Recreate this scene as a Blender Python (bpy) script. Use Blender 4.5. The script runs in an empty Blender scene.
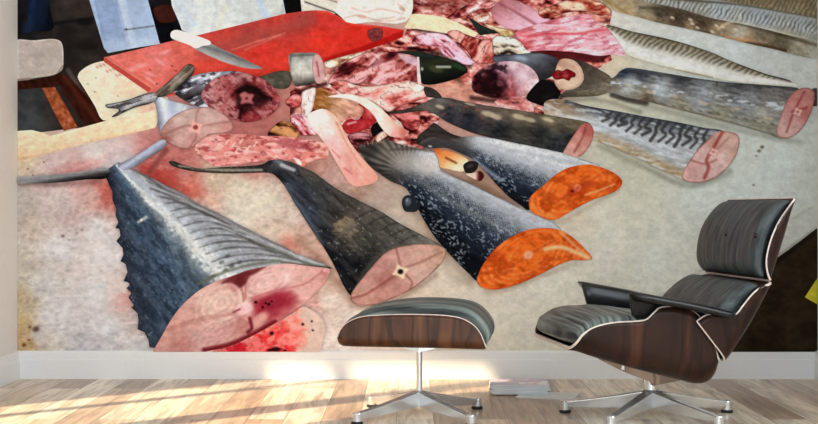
import bpy, bmesh, math, random
import numpy as np
from mathutils import Vector, Matrix
random.seed(5)
scene = bpy.context.scene
COL = scene.collection
PI = math.pi

# ------------------------------------------------------------------ helpers
def link(o, parent=None):
    COL.objects.link(o)
    if parent is not None:
        o.parent = parent
    return o

def mesh_obj(name, verts, faces, mat, parent=None, smooth=False):
    me = bpy.data.meshes.new(name)
    me.from_pydata([tuple(v) for v in verts], [], [tuple(f) for f in faces])
    me.update()
    if smooth:
        me.polygons.foreach_set('use_smooth', [True] * len(me.polygons))
    if mat: me.materials.append(mat)
    return link(bpy.data.objects.new(name, me), parent)

def bm_obj(name, bm, mat, parent=None, smooth=False):
    me = bpy.data.meshes.new(name)
    bmesh.ops.recalc_face_normals(bm, faces=bm.faces)
    bm.to_mesh(me); bm.free()
    if smooth:
        me.polygons.foreach_set('use_smooth', [True] * len(me.polygons))
    if mat: me.materials.append(mat)
    return link(bpy.data.objects.new(name, me), parent)

def tag(o, label, cat=None, group=None, kind=None):
    if label: o['label'] = label
    if cat: o['category'] = cat
    if group: o['group'] = group
    if kind: o['kind'] = kind
    return o

def empty(name, loc, label, cat, group=None, rz=0):
    o = bpy.data.objects.new(name, None)
    o.location = loc; o.rotation_euler = (0, 0, rz); o.empty_display_size = .05
    link(o)
    return tag(o, label, cat, group)

def box(bm, x0, x1, y0, y1, z0, z1):
    v = [bm.verts.new(p) for p in ((x0,y0,z0),(x1,y0,z0),(x1,y1,z0),(x0,y1,z0),(x0,y0,z1),(x1,y0,z1),(x1,y1,z1),(x0,y1,z1))]
    for f in ((0,3,2,1),(4,5,6,7),(0,1,5,4),(1,2,6,5),(2,3,7,6),(3,0,4,7)):
        bm.faces.new([v[i] for i in f])
    return v

def lathe(bm, prof, n=32, cx=0, cy=0):
    rings = []
    for r, z in prof:
        rings.append([bm.verts.new((cx + r*math.cos(2*PI*i/n), cy + r*math.sin(2*PI*i/n), z)) for i in range(n)])
    for a, b in zip(rings[:-1], rings[1:]):
        for i in range(n):
            bm.faces.new((a[i], a[(i+1) % n], b[(i+1) % n], b[i]))
    bm.faces.new(rings[0][::-1]); bm.faces.new(rings[-1])

def bevel(o, w, seg=3, ang=0.6):
    m = o.modifiers.new('bevel', 'BEVEL'); m.width = w; m.segments = seg
    m.limit_method = 'ANGLE'; m.angle_limit = ang
    return o

# ------------------------------------------------------------------ materials
def s2l(c):
    c = np.clip(np.asarray(c, float) / 255.0, 0, 1)
    return np.where(c <= 0.04045, c / 12.92, ((c + 0.055) / 1.055) ** 2.4)

def rgba(c):
    l = s2l(c); return (float(l[0]), float(l[1]), float(l[2]), 1)

def new_mat(name):
    m = bpy.data.materials.new(name); m.use_nodes = True
    nt = m.node_tree
    return m, nt, nt.nodes['Principled BSDF']

def simple(name, col, rough=.5, metal=0., bump=0., scale=60., var=.06, stretch=(1,1,1), spec=.5):
    m, nt, b = new_mat(name)
    b.inputs['Roughness'].default_value = rough
    b.inputs['Metallic'].default_value = metal
    b.inputs['Specular IOR Level'].default_value = spec
    tc = nt.nodes.new('ShaderNodeTexCoord'); mp = nt.nodes.new('ShaderNodeMapping')
    mp.inputs['Scale'].default_value = stretch
    nt.links.new(tc.outputs['Object'], mp.inputs['Vector'])
    n = nt.nodes.new('ShaderNodeTexNoise'); n.inputs['Scale'].default_value = scale; n.inputs['Detail'].default_value = 4
    nt.links.new(mp.outputs[0], n.inputs['Vector'])
    r = nt.nodes.new('ShaderNodeValToRGB')
    c = np.array(col, float)
    r.color_ramp.elements[0].position = .3; r.color_ramp.elements[1].position = .7
    r.color_ramp.elements[0].color = rgba(c * (1 - var)); r.color_ramp.elements[1].color = rgba(np.minimum(c * (1 + var), 255))
    nt.links.new(n.outputs['Fac'], r.inputs[0]); nt.links.new(r.outputs[0], b.inputs['Base Color'])
    if bump:
        bp = nt.nodes.new('ShaderNodeBump'); bp.inputs['Strength'].default_value = bump; bp.inputs['Distance'].default_value = .004
        nt.links.new(n.outputs['Fac'], bp.inputs['Height']); nt.links.new(bp.outputs[0], b.inputs['Normal'])
    return m

M = {}
M['paint'] = simple('wall_paint', (238, 233, 227), .8, var=.01)
M['trim'] = simple('baseboard_gloss', (240, 240, 240), .35, var=.006)
M['ceil'] = simple('ceiling_paint', (235, 235, 232), .9, var=.01)
M['chrome'] = simple('polished_aluminium', (232, 234, 236), .22, .8, var=.03, scale=8)
M['bracket'] = simple('cast_metal', (150, 136, 126), .3, .9, var=.05, scale=20)
M['rubber'] = simple('black_rubber', (18, 18, 18), .6)
M['ply'] = simple('pale_ply_edge', (236, 218, 206), .5, var=.05)
M['armpad'] = simple('black_arm_leather', (17, 19, 21), .32, bump=.15, scale=90)
M['button'] = simple('black_button', (10, 11, 12), .25)
M['page'] = simple('page_edges', (214, 218, 214), .6, var=.2, scale=140, stretch=(.05, .05, 6))
M['slate'] = simple('grey_cover', (232, 236, 234), .45, var=.05, scale=10)

def leather(name, lo, hi):
    m, nt, b = new_mat(name)
    b.inputs['Roughness'].default_value = .5; b.inputs['Specular IOR Level'].default_value = .35
    tc = nt.nodes.new('ShaderNodeTexCoord'); at = nt.nodes.new('ShaderNodeAttribute'); at.attribute_name = 'pleat'
    n = nt.nodes.new('ShaderNodeTexNoise'); n.inputs['Scale'].default_value = 1.0; n.inputs['Detail'].default_value = 5
    n.inputs['Distortion'].default_value = .35
    nt.links.new(at.outputs['Vector'], n.inputs['Vector'])
    r = nt.nodes.new('ShaderNodeValToRGB')
    r.color_ramp.elements[0].position = .36; r.color_ramp.elements[1].position = .64
    r.color_ramp.elements[0].color = rgba(lo); r.color_ramp.elements[1].color = rgba(hi)
    nt.links.new(n.outputs['Fac'], r.inputs[0]); nt.links.new(r.outputs[0], b.inputs['Base Color'])
    bp = nt.nodes.new('ShaderNodeBump'); bp.inputs['Strength'].default_value = .7; bp.inputs['Distance'].default_value = .006
    nt.links.new(n.outputs['Fac'], bp.inputs['Height']); nt.links.new(bp.outputs[0], b.inputs['Normal'])
    return m
M['leather'] = leather('charcoal_leather', (46, 52, 55), (88, 96, 97))
M['leather_creased'] = leather('crease_shaded_leather', (40, 47, 48), (134, 144, 139))  # crease highlights and shade put into the colour as streaks

def walnut(name, dark, light, scale=(3, 3, 22)):
    m, nt, b = new_mat(name)
    b.inputs['Roughness'].default_value = .36; b.inputs['Specular IOR Level'].default_value = .3
    tc = nt.nodes.new('ShaderNodeTexCoord'); mp = nt.nodes.new('ShaderNodeMapping'); mp.inputs['Scale'].default_value = scale
    nt.links.new(tc.outputs['Object'], mp.inputs['Vector'])
    n = nt.nodes.new('ShaderNodeTexNoise'); n.inputs['Scale'].default_value = 1.6; n.inputs['Detail'].default_value = 7
    n.inputs['Distortion'].default_value = .6
    nt.links.new(mp.outputs[0], n.inputs['Vector'])
    r = nt.nodes.new('ShaderNodeValToRGB')
    e = r.color_ramp.elements
    e[0].position = .36; e[0].color = rgba(dark); e[1].position = .7; e[1].color = rgba(light)
    k = e.new(.5); k.color = rgba((np.array(dark) * .55 + np.array(light) * .45))
    k = e.new(.54); k.color = rgba(np.array(dark) * .9)
    nt.links.new(n.outputs['Fac'], r.inputs[0]); nt.links.new(r.outputs[0], b.inputs['Base Color'])
    return m
M['walnut'] = walnut('walnut_veneer', (62, 34, 17), (120, 74, 42), (7, 3, 1.3))
M['walnut_dark'] = walnut('dark_rosewood_veneer', (32, 16, 11), (78, 44, 29), (6, 3, 1.6))

def floor_mat():
    m, nt, b = new_mat('oak_planks')
    L = nt.links.new
    tc = nt.nodes.new('ShaderNodeTexCoord')
    mp = nt.nodes.new('ShaderNodeMapping'); mp.inputs['Rotation'].default_value = (0, 0, PI/2); mp.inputs['Location'].default_value = (.33, .048, 0)
    L(tc.outputs['Object'], mp.inputs['Vector'])
    br = nt.nodes.new('ShaderNodeTexBrick')
    br.offset = .37; br.inputs['Scale'].default_value = 1; br.inputs['Brick Width'].default_value = 1.35
    br.inputs['Row Height'].default_value = .142; br.inputs['Mortar Size'].default_value = .0011
    br.inputs['Mortar Smooth'].default_value = .2; br.inputs['Bias'].default_value = 0
    br.inputs['Color1'].default_value = (0, 0, 0, 1); br.inputs['Color2'].default_value = (1, 1, 1, 1); br.inputs['Mortar'].default_value = (.5, .5, .5, 1)
    L(mp.outputs[0], br.inputs['Vector'])
    # long grain, shifted per plank so that it does not run on across the seams
    sh = nt.nodes.new('ShaderNodeVectorMath'); sh.operation = 'MULTIPLY_ADD'
    sh.inputs[1].default_value = (7, 7, 7)
    L(br.outputs['Color'], sh.inputs[0]); L(tc.outputs['Object'], sh.inputs[2])
    mg = nt.nodes.new('ShaderNodeMapping'); mg.inputs['Scale'].default_value = (26, 2.2, 1)
    L(sh.outputs[0], mg.inputs['Vector'])
    n = nt.nodes.new('ShaderNodeTexNoise'); n.inputs['Scale'].default_value = 1; n.inputs['Detail'].default_value = 8
    n.inputs['Distortion'].default_value = 1.0; n.inputs['Roughness'].default_value = .62
    L(mg.outputs[0], n.inputs['Vector'])
    mg2 = nt.nodes.new('ShaderNodeMapping'); mg2.inputs['Scale'].default_value = (6, 1.2, 1)
    L(sh.outputs[0], mg2.inputs['Vector'])
    n2 = nt.nodes.new('ShaderNodeTexNoise'); n2.inputs['Scale'].default_value = 1; n2.inputs['Detail'].default_value = 3
    L(mg2.outputs[0], n2.inputs['Vector'])
    r1 = nt.nodes.new('ShaderNodeValToRGB'); e = r1.color_ramp.elements
    e[0].position = 0; e[0].color = rgba((184, 158, 134)); e[1].position = 1; e[1].color = rgba((255, 244, 222))
    k = e.new(.35); k.color = rgba((212, 188, 163)); k = e.new(.7); k.color = rgba((236, 218, 196))
    L(br.outputs['Color'], r1.inputs[0])
    r2 = nt.nodes.new('ShaderNodeValToRGB'); e = r2.color_ramp.elements
    e[0].position = .3; e[0].color = (.3, .24, .19, 1); e[1].position = .6; e[1].color = (1.2, 1.19, 1.17, 1)
    L(n.outputs['Fac'], r2.inputs[0])
    mx = nt.nodes.new('ShaderNodeMix'); mx.data_type = 'RGBA'; mx.blend_type = 'MULTIPLY'; mx.inputs[0].default_value = .75
    L(r1.outputs[0], mx.inputs[6]); L(r2.outputs[0], mx.inputs[7])
    r3 = nt.nodes.new('ShaderNodeValToRGB'); e = r3.color_ramp.elements
    e[0].position = .35; e[0].color = (.8, .78, .78, 1); e[1].position = .65; e[1].color = (1.05, 1.03, 1.0, 1)
    L(n2.outputs['Fac'], r3.inputs[0])
    mx2 = nt.nodes.new('ShaderNodeMix'); mx2.data_type = 'RGBA'; mx2.blend_type = 'MULTIPLY'; mx2.inputs[0].default_value = .8
    L(mx.outputs[2], mx2.inputs[6]); L(r3.outputs[0], mx2.inputs[7])
    mx3 = nt.nodes.new('ShaderNodeMix'); mx3.data_type = 'RGBA'; mx3.blend_type = 'MIX'
    mx3.inputs[7].default_value = rgba((88, 68, 54))
    L(br.outputs['Fac'], mx3.inputs[0]); L(mx2.outputs[2], mx3.inputs[6])
    L(mx3.outputs[2], b.inputs['Base Color'])
    b.inputs['Roughness'].default_value = .3
    b.inputs['Specular IOR Level'].default_value = .45
    bp = nt.nodes.new('ShaderNodeBump'); bp.inputs['Strength'].default_value = .15; bp.inputs['Distance'].default_value = .002
    L(n.outputs['Fac'], bp.inputs['Height']); L(bp.outputs[0], b.inputs['Normal'])
    return m
M['floor'] = floor_mat()

def cover_mat():
    m, nt, b = new_mat('printed_magazine_cover')
    tc = nt.nodes.new('ShaderNodeTexCoord')
    n = nt.nodes.new('ShaderNodeTexNoise'); n.inputs['Scale'].default_value = 14; n.inputs['Detail'].default_value = 3
    nt.links.new(tc.outputs['Object'], n.inputs['Vector'])
    r = nt.nodes.new('ShaderNodeValToRGB'); e = r.color_ramp.elements
    e[0].position = .36; e[0].color = rgba((196, 208, 214)); e[1].position = .62; e[1].color = rgba((246, 248, 250))
    for p, c in ((.43, (190, 188, 226)), (.49, (222, 196, 224)), (.55, (234, 196, 204))):
        k = e.new(p); k.color = rgba(c)
    nt.links.new(n.outputs['Fac'], r.inputs[0]); nt.links.new(r.outputs[0], b.inputs['Base Color'])
    b.inputs['Roughness'].default_value = .35
    return m
M['cover'] = cover_mat()

# ------------------------------------------------------------------ camera: level, looking straight at the back wall
F = 1280.0; H = .79; WALL = 6.07; S = F / WALL
cam = bpy.data.cameras.new('camera'); co = link(bpy.data.objects.new('camera', cam))
cam.sensor_width = 36; cam.lens = F / 818 * 36; cam.clip_start = .05
co.location = (0, 0, H); co.rotation_euler = (PI/2, 0, 0)
scene.camera = co

XL = (17.3 - 409) / S; XR = (816.7 - 409) / S; ZC = 2.62
BAYX = -4.6; BAYY = 4.0
# ------------------------------------------------------------------ room shell
def slab(name, x0, x1, y0, y1, z0, z1, mat):
    bm = bmesh.new(); box(bm, x0, x1, y0, y1, z0, z1)
    return tag(bm_obj(name, bm, mat), None, kind='structure')
slab('floor', BAYX-.1, XR+.1, -1.2, WALL+.1, -.1, 0, M['floor'])
bm = bmesh.new(); box(bm, XL-.12, XR+.1, -1.2, WALL+.1, ZC, ZC+.1); box(bm, BAYX-.1, XL-.12, BAYY-.12, WALL+.1, ZC, ZC+.1)
tag(bm_obj('ceiling', bm, M['ceil']), None, kind='structure')
slab('wall_back', XL-.12, XR+.12, WALL, WALL+.12, 0, ZC, M['paint'])
slab('wall_bay_back', BAYX, XL-.12, WALL, WALL+.12, 0, ZC, M['paint'])
bm = bmesh.new()   # right wall; its unseen window is added to brighten the left side
box(bm, XR, XR+.12, -1.2, 2.2, 0, ZC); box(bm, XR, XR+.12, 4.0, WALL, 0, ZC); box(bm, XR, XR+.12, 2.2, 4.0, 0, .7); box(bm, XR, XR+.12, 2.2, 4.0, 2.2, ZC)
tag(bm_obj('wall_right', bm, M['paint']), None, kind='structure')
bm = bmesh.new()  # frame of the added right window, made up for the side fill
for y0, y1, z0, z1 in ((2.2, 2.24, .7, 2.2), (3.96, 4.0, .7, 2.2), (2.2, 4.0, .7, .74), (2.2, 4.0, 2.16, 2.2), (3.08, 3.12, .7, 2.2)): box(bm, XR+.04, XR+.09, y0, y1, z0, z1)
tag(bm_obj('added_window_right', bm, M['trim']), None, kind='structure')
slab('wall_left', XL-.12, XL, 5.36, WALL, 0, ZC, M['paint'])
bm = bmesh.new()   # nearer left wall; its narrow window is added to sunlight the floor
box(bm, XL-.12, XL, -1.2, 3.42, 0, ZC); box(bm, XL-.12, XL, 3.9, BAYY, 0, ZC); box(bm, XL-.12, XL, 3.42, 3.9, 0, .25); box(bm, XL-.12, XL, 3.42, 3.9, 1.95, ZC)
tag(bm_obj('wall_front_left', bm, M['paint']), None, kind='structure')
bm = bmesh.new()  # frame of the added left window, made up to widen the sunlit floor
for y0, y1, z0, z1 in ((3.42, 3.44, .25, 1.95), (3.88, 3.9, .25, 1.95), (3.42, 3.9, .25, .28), (3.42, 3.9, 1.92, 1.95)): box(bm, XL-.09, XL-.04, y0, y1, z0, z1)
tag(bm_obj('added_window_left', bm, M['trim']), None, kind='structure')
slab('wall_bay_left', BAYX-.12, BAYX, BAYY-.12, WALL+.12, 0, ZC, M['paint'])

# unseen bay wall, placed so its window edges cut the sun patch
WX0, WX1, WZ0, WZ1 = -3.16, -1.99, .18, 2.055
bm = bmesh.new()
box(bm, BAYX, WX0, BAYY-.12, BAYY, 0, ZC); box(bm, WX1, XL-.12, BAYY-.12, BAYY, 0, ZC)
box(bm, WX0, WX1, BAYY-.12, BAYY, 0, WZ0); box(bm, WX0, WX1, BAYY-.12, BAYY, WZ1, ZC)
tag(bm_obj('wall_bay_sun_cut', bm, M['paint']), None, kind='structure')
wf = bmesh.new()
for a in ((WX0, WX0+.03, WZ0, WZ1), (WX1-.03, WX1, WZ0, WZ1), (WX0, WX1, WZ0, WZ0+.03), (WX0, WX1, WZ1-.03, WZ1), (-2.80, -2.74, WZ0, WZ1)):
    box(wf, a[0], a[1], BAYY-.09, BAYY-.04, a[2], a[3])
tag(bm_obj('window_1', wf, M['trim']), None, kind='structure')

# baseboards with a stepped, bevelled top
def baseboard(name, p0, p1, n):
    # p0,p1 run along the wall, n = inward normal; profile of (depth, height)
    prof = [(0, 0), (.018, 0), (.018, .088), (.0165, .0905), (.0165, .0915), (.0125, .094), (.0125, .1235), (.009, .1305), (.004, .133), (0, .133)]
    vs = []; fs = []
    for p in (p0, p1):
        for d, z in prof:
            vs.append((p[0] + n[0]*d, p[1] + n[1]*d, z))
    k = len(prof)
    for i in range(k):
        j = (i+1) % k
        fs.append((i, j, k+j, k+i))
    fs.append(tuple(range(k))[::-1]); fs.append(tuple(range(k, 2*k)))
    tag(mesh_obj(name, vs, fs, M['trim']), None, kind='structure')
baseboard('baseboard_back', (XL, WALL), (XR, WALL), (0, -1))
baseboard('baseboard_left', (XL, 5.36), (XL, WALL), (1, 0))
baseboard('baseboard_right', (XR, 2.5), (XR, WALL), (-1, 0))

# ------------------------------------------------------------------ light
w = bpy.data.worlds.new('sky'); scene.world = w; w.use_nodes = True
bg = w.node_tree.nodes['Background']; bg.inputs[0].default_value = (.72, .85, 1, 1); bg.inputs[1].default_value = .6
sun = bpy.data.lights.new('sun', 'SUN'); sun.energy = SUN_E = 9.0; sun.angle = math.radians(1.2); sun.color = (1, .8, .52)
so = link(bpy.data.objects.new('sun', sun))
sd = Vector((.757, .653, -.6)).normalized()
so.rotation_euler = sd.to_track_quat('-Z', 'Y').to_euler(); so.location = (-6, 0, 5)
def area(name, loc, rot, sx, sy, e, col):
    l = bpy.data.lights.new(name, 'AREA'); l.shape = 'RECTANGLE'; l.size = sx; l.size_y = sy; l.energy = e; l.color = col
    o = link(bpy.data.objects.new(name, l)); o.location = loc; o.rotation_euler = rot
    return o
# added fill lamps: at the open rear, the right side and the bay
area('rear_fill', (-.35, -.9, 1.35), (PI/2, 0, 0), 2.7, 2.3, 86, (.72, .87, 1))
area('side_fill', (XR-.01, 3.1, 1.45), (PI/2, 0, PI/2), 1.7, 1.4, 38, (.82, .92, 1))  # lamp added in the made-up opening to lift the left wall
area('bay_fill', ((WX0+WX1)/2, BAYY+.02, (WZ0+WZ1)/2), (PI/2, 0, -.5), 1.1, 1.8, 3, (1, .95, .9))

vs_ = scene.view_settings
scene.display_settings.display_device = 'sRGB'
vs_.view_transform = 'Standard'; vs_.look = 'None'; vs_.exposure = 0.0; vs_.gamma = 1.0
vs_.use_curve_mapping = False
scene.cycles.use_denoising = True
# ================================================================== furniture
def interp(pts, n):
    """resample a polyline smoothly (Catmull-Rom) into n points, even in arc length"""
    P = [np.array(p, float) for p in pts]
    out = []
    for i in range(len(P)-1):
        a = P[i-1] if i else 2*P[0]-P[1]; b = P[i]; c = P[i+1]; d = P[i+2] if i+2 < len(P) else 2*P[-1]-P[-2]
        for k in range(24):
            t = k/24
            out.append(.5*((2*b) + (-a+c)*t + (2*a-5*b+4*c-d)*t*t + (-a+3*b-3*c+d)*t**3))
    out.append(P[-1]); out = np.array(out)
    L = np.concatenate([[0], np.cumsum(np.linalg.norm(np.diff(out, axis=0), axis=1))])
    tt = np.linspace(0, L[-1], n)
    return np.stack([np.interp(tt, L, out[:, k]) for k in range(out.shape[1])], 1)

def shell(name, spine, rim, half, mat, parent, nt=40, ns=33, thick=.011, p=.55, front=None, band=.0042):
    """bent plywood: spine = profile (a, z) on the centre line, rim = profile of both upturned side edges.
    local frame: x = along a, y = lateral (negative = towards the viewer)"""
    sp = interp(spine, nt); rm = interp(rim, nt)
    verts = []; faces = []
    # section: flat belly, rounded lower corner of radius p (metres), upright flank
    sec = [(u, 0., 0) for u in np.linspace(0, 1, 7)[:-1]] + [(1, th_, 1) for th_ in np.linspace(0, PI/2, 8)] + [(1, g_, 2) for g_ in np.linspace(0, 1, 7)[1:]]
    sec = [(-1,)+q for q in sec[::-1]] + [(1,)+q for q in sec[1:]]
    ns = len(sec)
    for i in range(nt):
        hw = half(i/(nt-1)) if callable(half) else half
        dd = np.linalg.norm(rm[i]-sp[i]) + 1e-6
        for sg, u_, g_, kd in sec:
            gr = min(1., p/dd)
            if kd == 0: lat, g = u_*(hw-p), 0
            elif kd == 1: lat, g = hw-p+p*math.sin(g_), gr*(1-math.cos(g_))
            else: lat, g = hw, gr+(1-gr)*g_
            q = sp[i] + (rm[i]-sp[i])*g
            a = q[0] + (front(i/(nt-1), lat/hw) if front else 0)
            verts.append((a, sg*lat, q[1]))
    for i in range(nt-1):
        for j in range(ns-1):
            faces.append((i*ns+j, (i+1)*ns+j, (i+1)*ns+j+1, i*ns+j+1))
    o = mesh_obj(name, verts, faces, mat, parent, smooth=True)
    o.data.materials.append(M['ply'])
    so_ = o.modifiers.new('ply', 'SOLIDIFY'); so_.thickness = thick; so_.offset = 0
    so_.material_offset_rim = 1
    # rounded pale edge of the plywood, a closed loop round the sheet
    V = [Vector(v) for v in verts]
    loop = [V[i*ns] for i in range(nt)] + [V[(nt-1)*ns+j] for j in range(1, ns)] + [V[i*ns+ns-1] for i in range(nt-2, -1, -1)] + [V[j] for j in range(ns-2, 0, -1)]
    L2 = [loop[0]]
    for v in loop[1:]:
        if (v-L2[-1]).length > .004: L2.append(v)
    k_ = len(L2); bm = bmesh.new(); rg = []
    for i in range(k_):
        tg = (L2[(i+1) % k_]-L2[i-1]).normalized()
        u_ = Vector((0, 1, 0)) if abs(tg.y) < .8 else Vector((1, 0, 0))
        n1 = tg.cross(u_).normalized(); n2 = tg.cross(n1)
        if i and n1.dot(pn) < 0: n1, n2 = -n1, -n2
        if i and abs(n1.dot(pn)) < .6:
            n1 = (pn - tg*pn.dot(tg)).normalized(); n2 = tg.cross(n1)
        pn = n1
        rg.append([bm.verts.new(L2[i] + band*(n1*math.cos(2*PI*m/8) + n2*math.sin(2*PI*m/8))) for m in range(8)])
    for i in range(k_):
        A, B = rg[i], rg[(i+1) % k_]
        off = min(range(8), key=lambda s_: (A[0].co-B[s_].co).length) if i == k_-1 else 0
        for m in range(8):
            f4_ = (A[m], A[(m+1) % 8], B[(m+1+off) % 8], B[(m+off) % 8])
            if len(set(f4_)) == 4 and not bm.faces.get(f4_): bm.faces.new(f4_)
    tag(bm_obj('edge_band', bm, M['ply'], o, smooth=True), 'pale plywood edge')
    return o

def cushion(name, lower, upper, half, mat, parent, nt=48, ns=40, crown=.03, seed=0, pleat=(1, 1), edge=.6, front=None, amp=.004):
    """upholstered pad lofted between lower and upper side profiles; upper gets a crown in the middle"""
    lo = interp(lower, nt); up = interp(upper, nt)
    rnd = random.Random(seed)
    waves = [(rnd.uniform(8, 34), rnd.uniform(0, 6.28), rnd.uniform(-3, 3)) for _ in range(5)]
    verts = []; faces = []; att = []
    for side in (0, 1):
        for i in range(nt):
            t = i/(nt-1)
            te = min(1, min(t, 1-t)/.06); te = math.sqrt(max(0, 1-(1-te)**2))
            hw = half(t) if callable(half) else half
            for j in range(ns):
                s = j/(ns-1)*2-1
                se = min(1, (1-abs(s))/.14); se = math.sqrt(max(0, 1-(1-se)**2))
                k = te*se
                d = up[i]-lo[i]; L = np.linalg.norm(d)+1e-6; nrm = d/L
                if side == 0:
                    q = up[i]*(edge + (1-edge)*k) + lo[i]*(1-edge)*(1-k) + nrm*crown*k*(1-.35*s*s)
                    wv = sum(math.sin(w_*(t*pleat[0]*.05 + s*pleat[1]*.05) + ph + kk*s) for w_, ph, kk in waves)/5
                    q = q + nrm*wv*amp*k
                else:
                    q = lo[i]*(edge*k + (1-edge)) + up[i]*edge*(1-k)
                a = q[0] + (front(t, s) if front else 0)
                y = s*hw*(1 + .03*math.sin(PI*min(1, t*1.0))*(side == 0))
                verts.append((a, y, q[1])); att.append((t*pleat[0], s*pleat[1], side*7+seed))
    N = nt*ns
    for i in range(nt-1):
        for j in range(ns-1):
            a = i*ns+j
            faces.append((a, a+ns, a+ns+1, a+1)); faces.append((N+a, N+a+1, N+a+ns+1, N+a+ns))
    for i in range(nt-1):
        a = i*ns; faces.append((a, N+a, N+a+ns, a+ns)); a = i*ns+ns-1; faces.append((a, a+ns, N+a+ns, N+a))
    for j in range(ns-1):
        faces.append((j, j+1, N+j+1, N+j)); a = (nt-1)*ns+j; faces.append((a, N+a, N+a+1, a+1))
    o = mesh_obj(name, verts, faces, mat, parent, smooth=True)
    at = o.data.attributes.new('pleat', 'FLOAT_VECTOR', 'POINT')
    at.data.foreach_set('vector', np.array(att, float).ravel())
    bm = bmesh.new(); bm.from_mesh(o.data); bmesh.ops.recalc_face_normals(bm, faces=bm.faces); bm.to_mesh(o.data); bm.free()
    return o

def star_leg(name, parent, ang, R, zh_top, zh_bot, zt_top, zt_bot, th0=.017, th1=.012, foot_r=.0165):
    """one tapered blade of a star base with a foot glide at the tip"""
    ca, sa = math.cos(ang), math.sin(ang)
    secs = [(.012, zh_top, zh_bot, th0), (R*.35, zh_top + (zt_top-zh_top)*.36, zh_bot + (zt_bot-zh_bot)*.42, th0*.95),
            (R*.7, zh_top + (zt_top-zh_top)*.72, zh_bot + (zt_bot-zh_bot)*.8, th1), (R, zt_top, zt_bot, th1)]
    bm = bmesh.new(); rings = []
    for r, zt, zb, th in secs:
        ring = []
        for off, z in ((-th*1.15, zt-.003), (-th*.9, zt), (th*.9, zt), (th*1.15, zt-.003), (th*.85, zb), (-th*.85, zb)):
            ring.append(bm.verts.new((r*ca - off*sa, r*sa + off*ca, z)))
        rings.append(ring)
    for a, b in zip(rings[:-1], rings[1:]):
        for i in range(6): bm.faces.new((a[i], a[(i+1) % 6], b[(i+1) % 6], b[i]))
    bm.faces.new(rings[0]); bm.faces.new(rings[-1][::-1])
    leg = bm_obj(name, bm, M['chrome'], parent)
    bevel(leg, .0025, 2)
    bm = bmesh.new()
    lathe(bm, [(foot_r*.8, .011), (foot_r*.9, .012), (foot_r*.95, zt_top-.003), (foot_r*.85, zt_top+.001), (foot_r*.4, zt_top+.0025)], 24, R*ca, R*sa)
    bm_obj('foot_socket', bm, M['chrome'], leg, smooth=False)
    bm = bmesh.new(); lathe(bm, [(foot_r*1.0, 0), (foot_r*1.12, .003), (foot_r*1.12, .009), (foot_r*.8, .0125)], 24, R*ca, R*sa)
    g = tag(bm_obj('foot_glide', bm, M['rubber'], leg), 'black rubber foot glide')
    return leg

def place(px, py, D):   # height and sideways position of a picture point at a known distance
    return ((px-409)*D/F, H-(py-212)*D/F)

# ------------------------------------------------------------------ ottoman
OD = 4.95; OX = (419.3-409)/F*OD
ott = empty('ottoman', (OX, OD, 0), 'low footstool with charcoal leather cushion in a curved walnut shell', 'ottoman', rz=math.radians(-6))
ON = .235   # half depth of the wooden shell
def onear(px, py):
    x, z = place(px, py, OD-ON); return (x-OX+.022, z)
o_sp = [onear(*p) for p in ((337.2,338),(337.6,342.5),(340,345.6),(346,346.8),(380,347.3),(440,347.8),(470,348.2),(480,348.4),(485.5,348.2),(486.3,346.5))]
o_rm = [onear(*p) for p in ((337.6,337),(340.5,331),(345,325.5),(354,320),(368,316.6),(400,314.8),(436,315),(455,316.6),(466,319.8),(475,325.5),(481,333),(484,340),(486.2,345.5))]
o_in = shell('wooden_shell', o_sp, o_rm, ON, M['walnut'], ott, nt=60, p=.03, thick=.008, band=.0028)
up = [(a, z) for a, z in o_rm]; lo = [(a, max(z-.05, .27)) for a, z in o_rm]
upc = [onear(*p) for p in ((340,336),(345,327.5),(354,320.5),(370,313.5),(392,309.5),(418,307.5),(450,308.5),(469,312.5),(481,321.5),(488,333),(488,344))]
loc_ = [onear(*p) for p in ((341,340),(350,340),(360,338),(372,336),(392,334),(418,334),(445,334),(462,336),(474,338),(480,341),(483,344.5))]
cush = cushion('seat_cushion', loc_, upc, ON-.008, M['leather_creased'], ott, crown=.013, seed=3, pleat=(1.6, 16), amp=.006, edge=.72)
tag(cush, 'creased charcoal leather cushion')
# star base
for k in range(4):
    star_leg('leg', ott, PI/4 + k*PI/2, .3, .1, .038, .042, .018, th0=.015, th1=.014, foot_r=.02)
bm = bmesh.new(); lathe(bm, [(.02, .04), (.022, .045), (.022, .096), (.012, .1), (.0115, .268), (.03, .27), (.03, .276)], 32)
bm_obj('column', bm, M['chrome'], ott, smooth=False)
bm = bmesh.new()
for sx in (-1, 1):
    v = [bm.verts.new(p) for p in ((0,-.02,.25),(0,.02,.25),(sx*.1,.012,.273),(sx*.1,-.012,.273),(0,-.02,.281),(0,.02,.281),(sx*.1,.012,.279),(sx*.1,-.012,.279))]
    for f in ((0,1,2,3),(4,7,6,5),(0,4,5,1),(1,5,6,2),(2,6,7,3),(3,7,4,0)): bm.faces.new([v[i] for i in f])
bm_obj('mounting_bracket', bm, M['chrome'], ott)

# ------------------------------------------------------------------ lounge chair (seen from its left side, turned 8 degrees to the viewer)
TH = math.radians(8); CD = 4.94; CX = (651-409)/F*CD
ch = empty('lounge_chair', (CX, CD, 0), 'reclining lounge chair in charcoal leather and dark wood shells on a chrome star base', 'lounge chair', rz=0)
ch.rotation_euler = (0, 0, 0)
def CL(px, py, h):
    """picture point on the plane at lateral offset h (positive = near side) -> (a, z); a = forward"""
    k = (px-409)/F; ct, st = math.cos(TH), math.sin(TH)
    # CX - a ct + h st = k (CD - a st - h ct)
    a = (CX + h*st - k*(CD - h*ct)) / (ct - k*st)
    D = CD - a*st - h*ct
    return (a, H-(py-212)*D/F)
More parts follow.
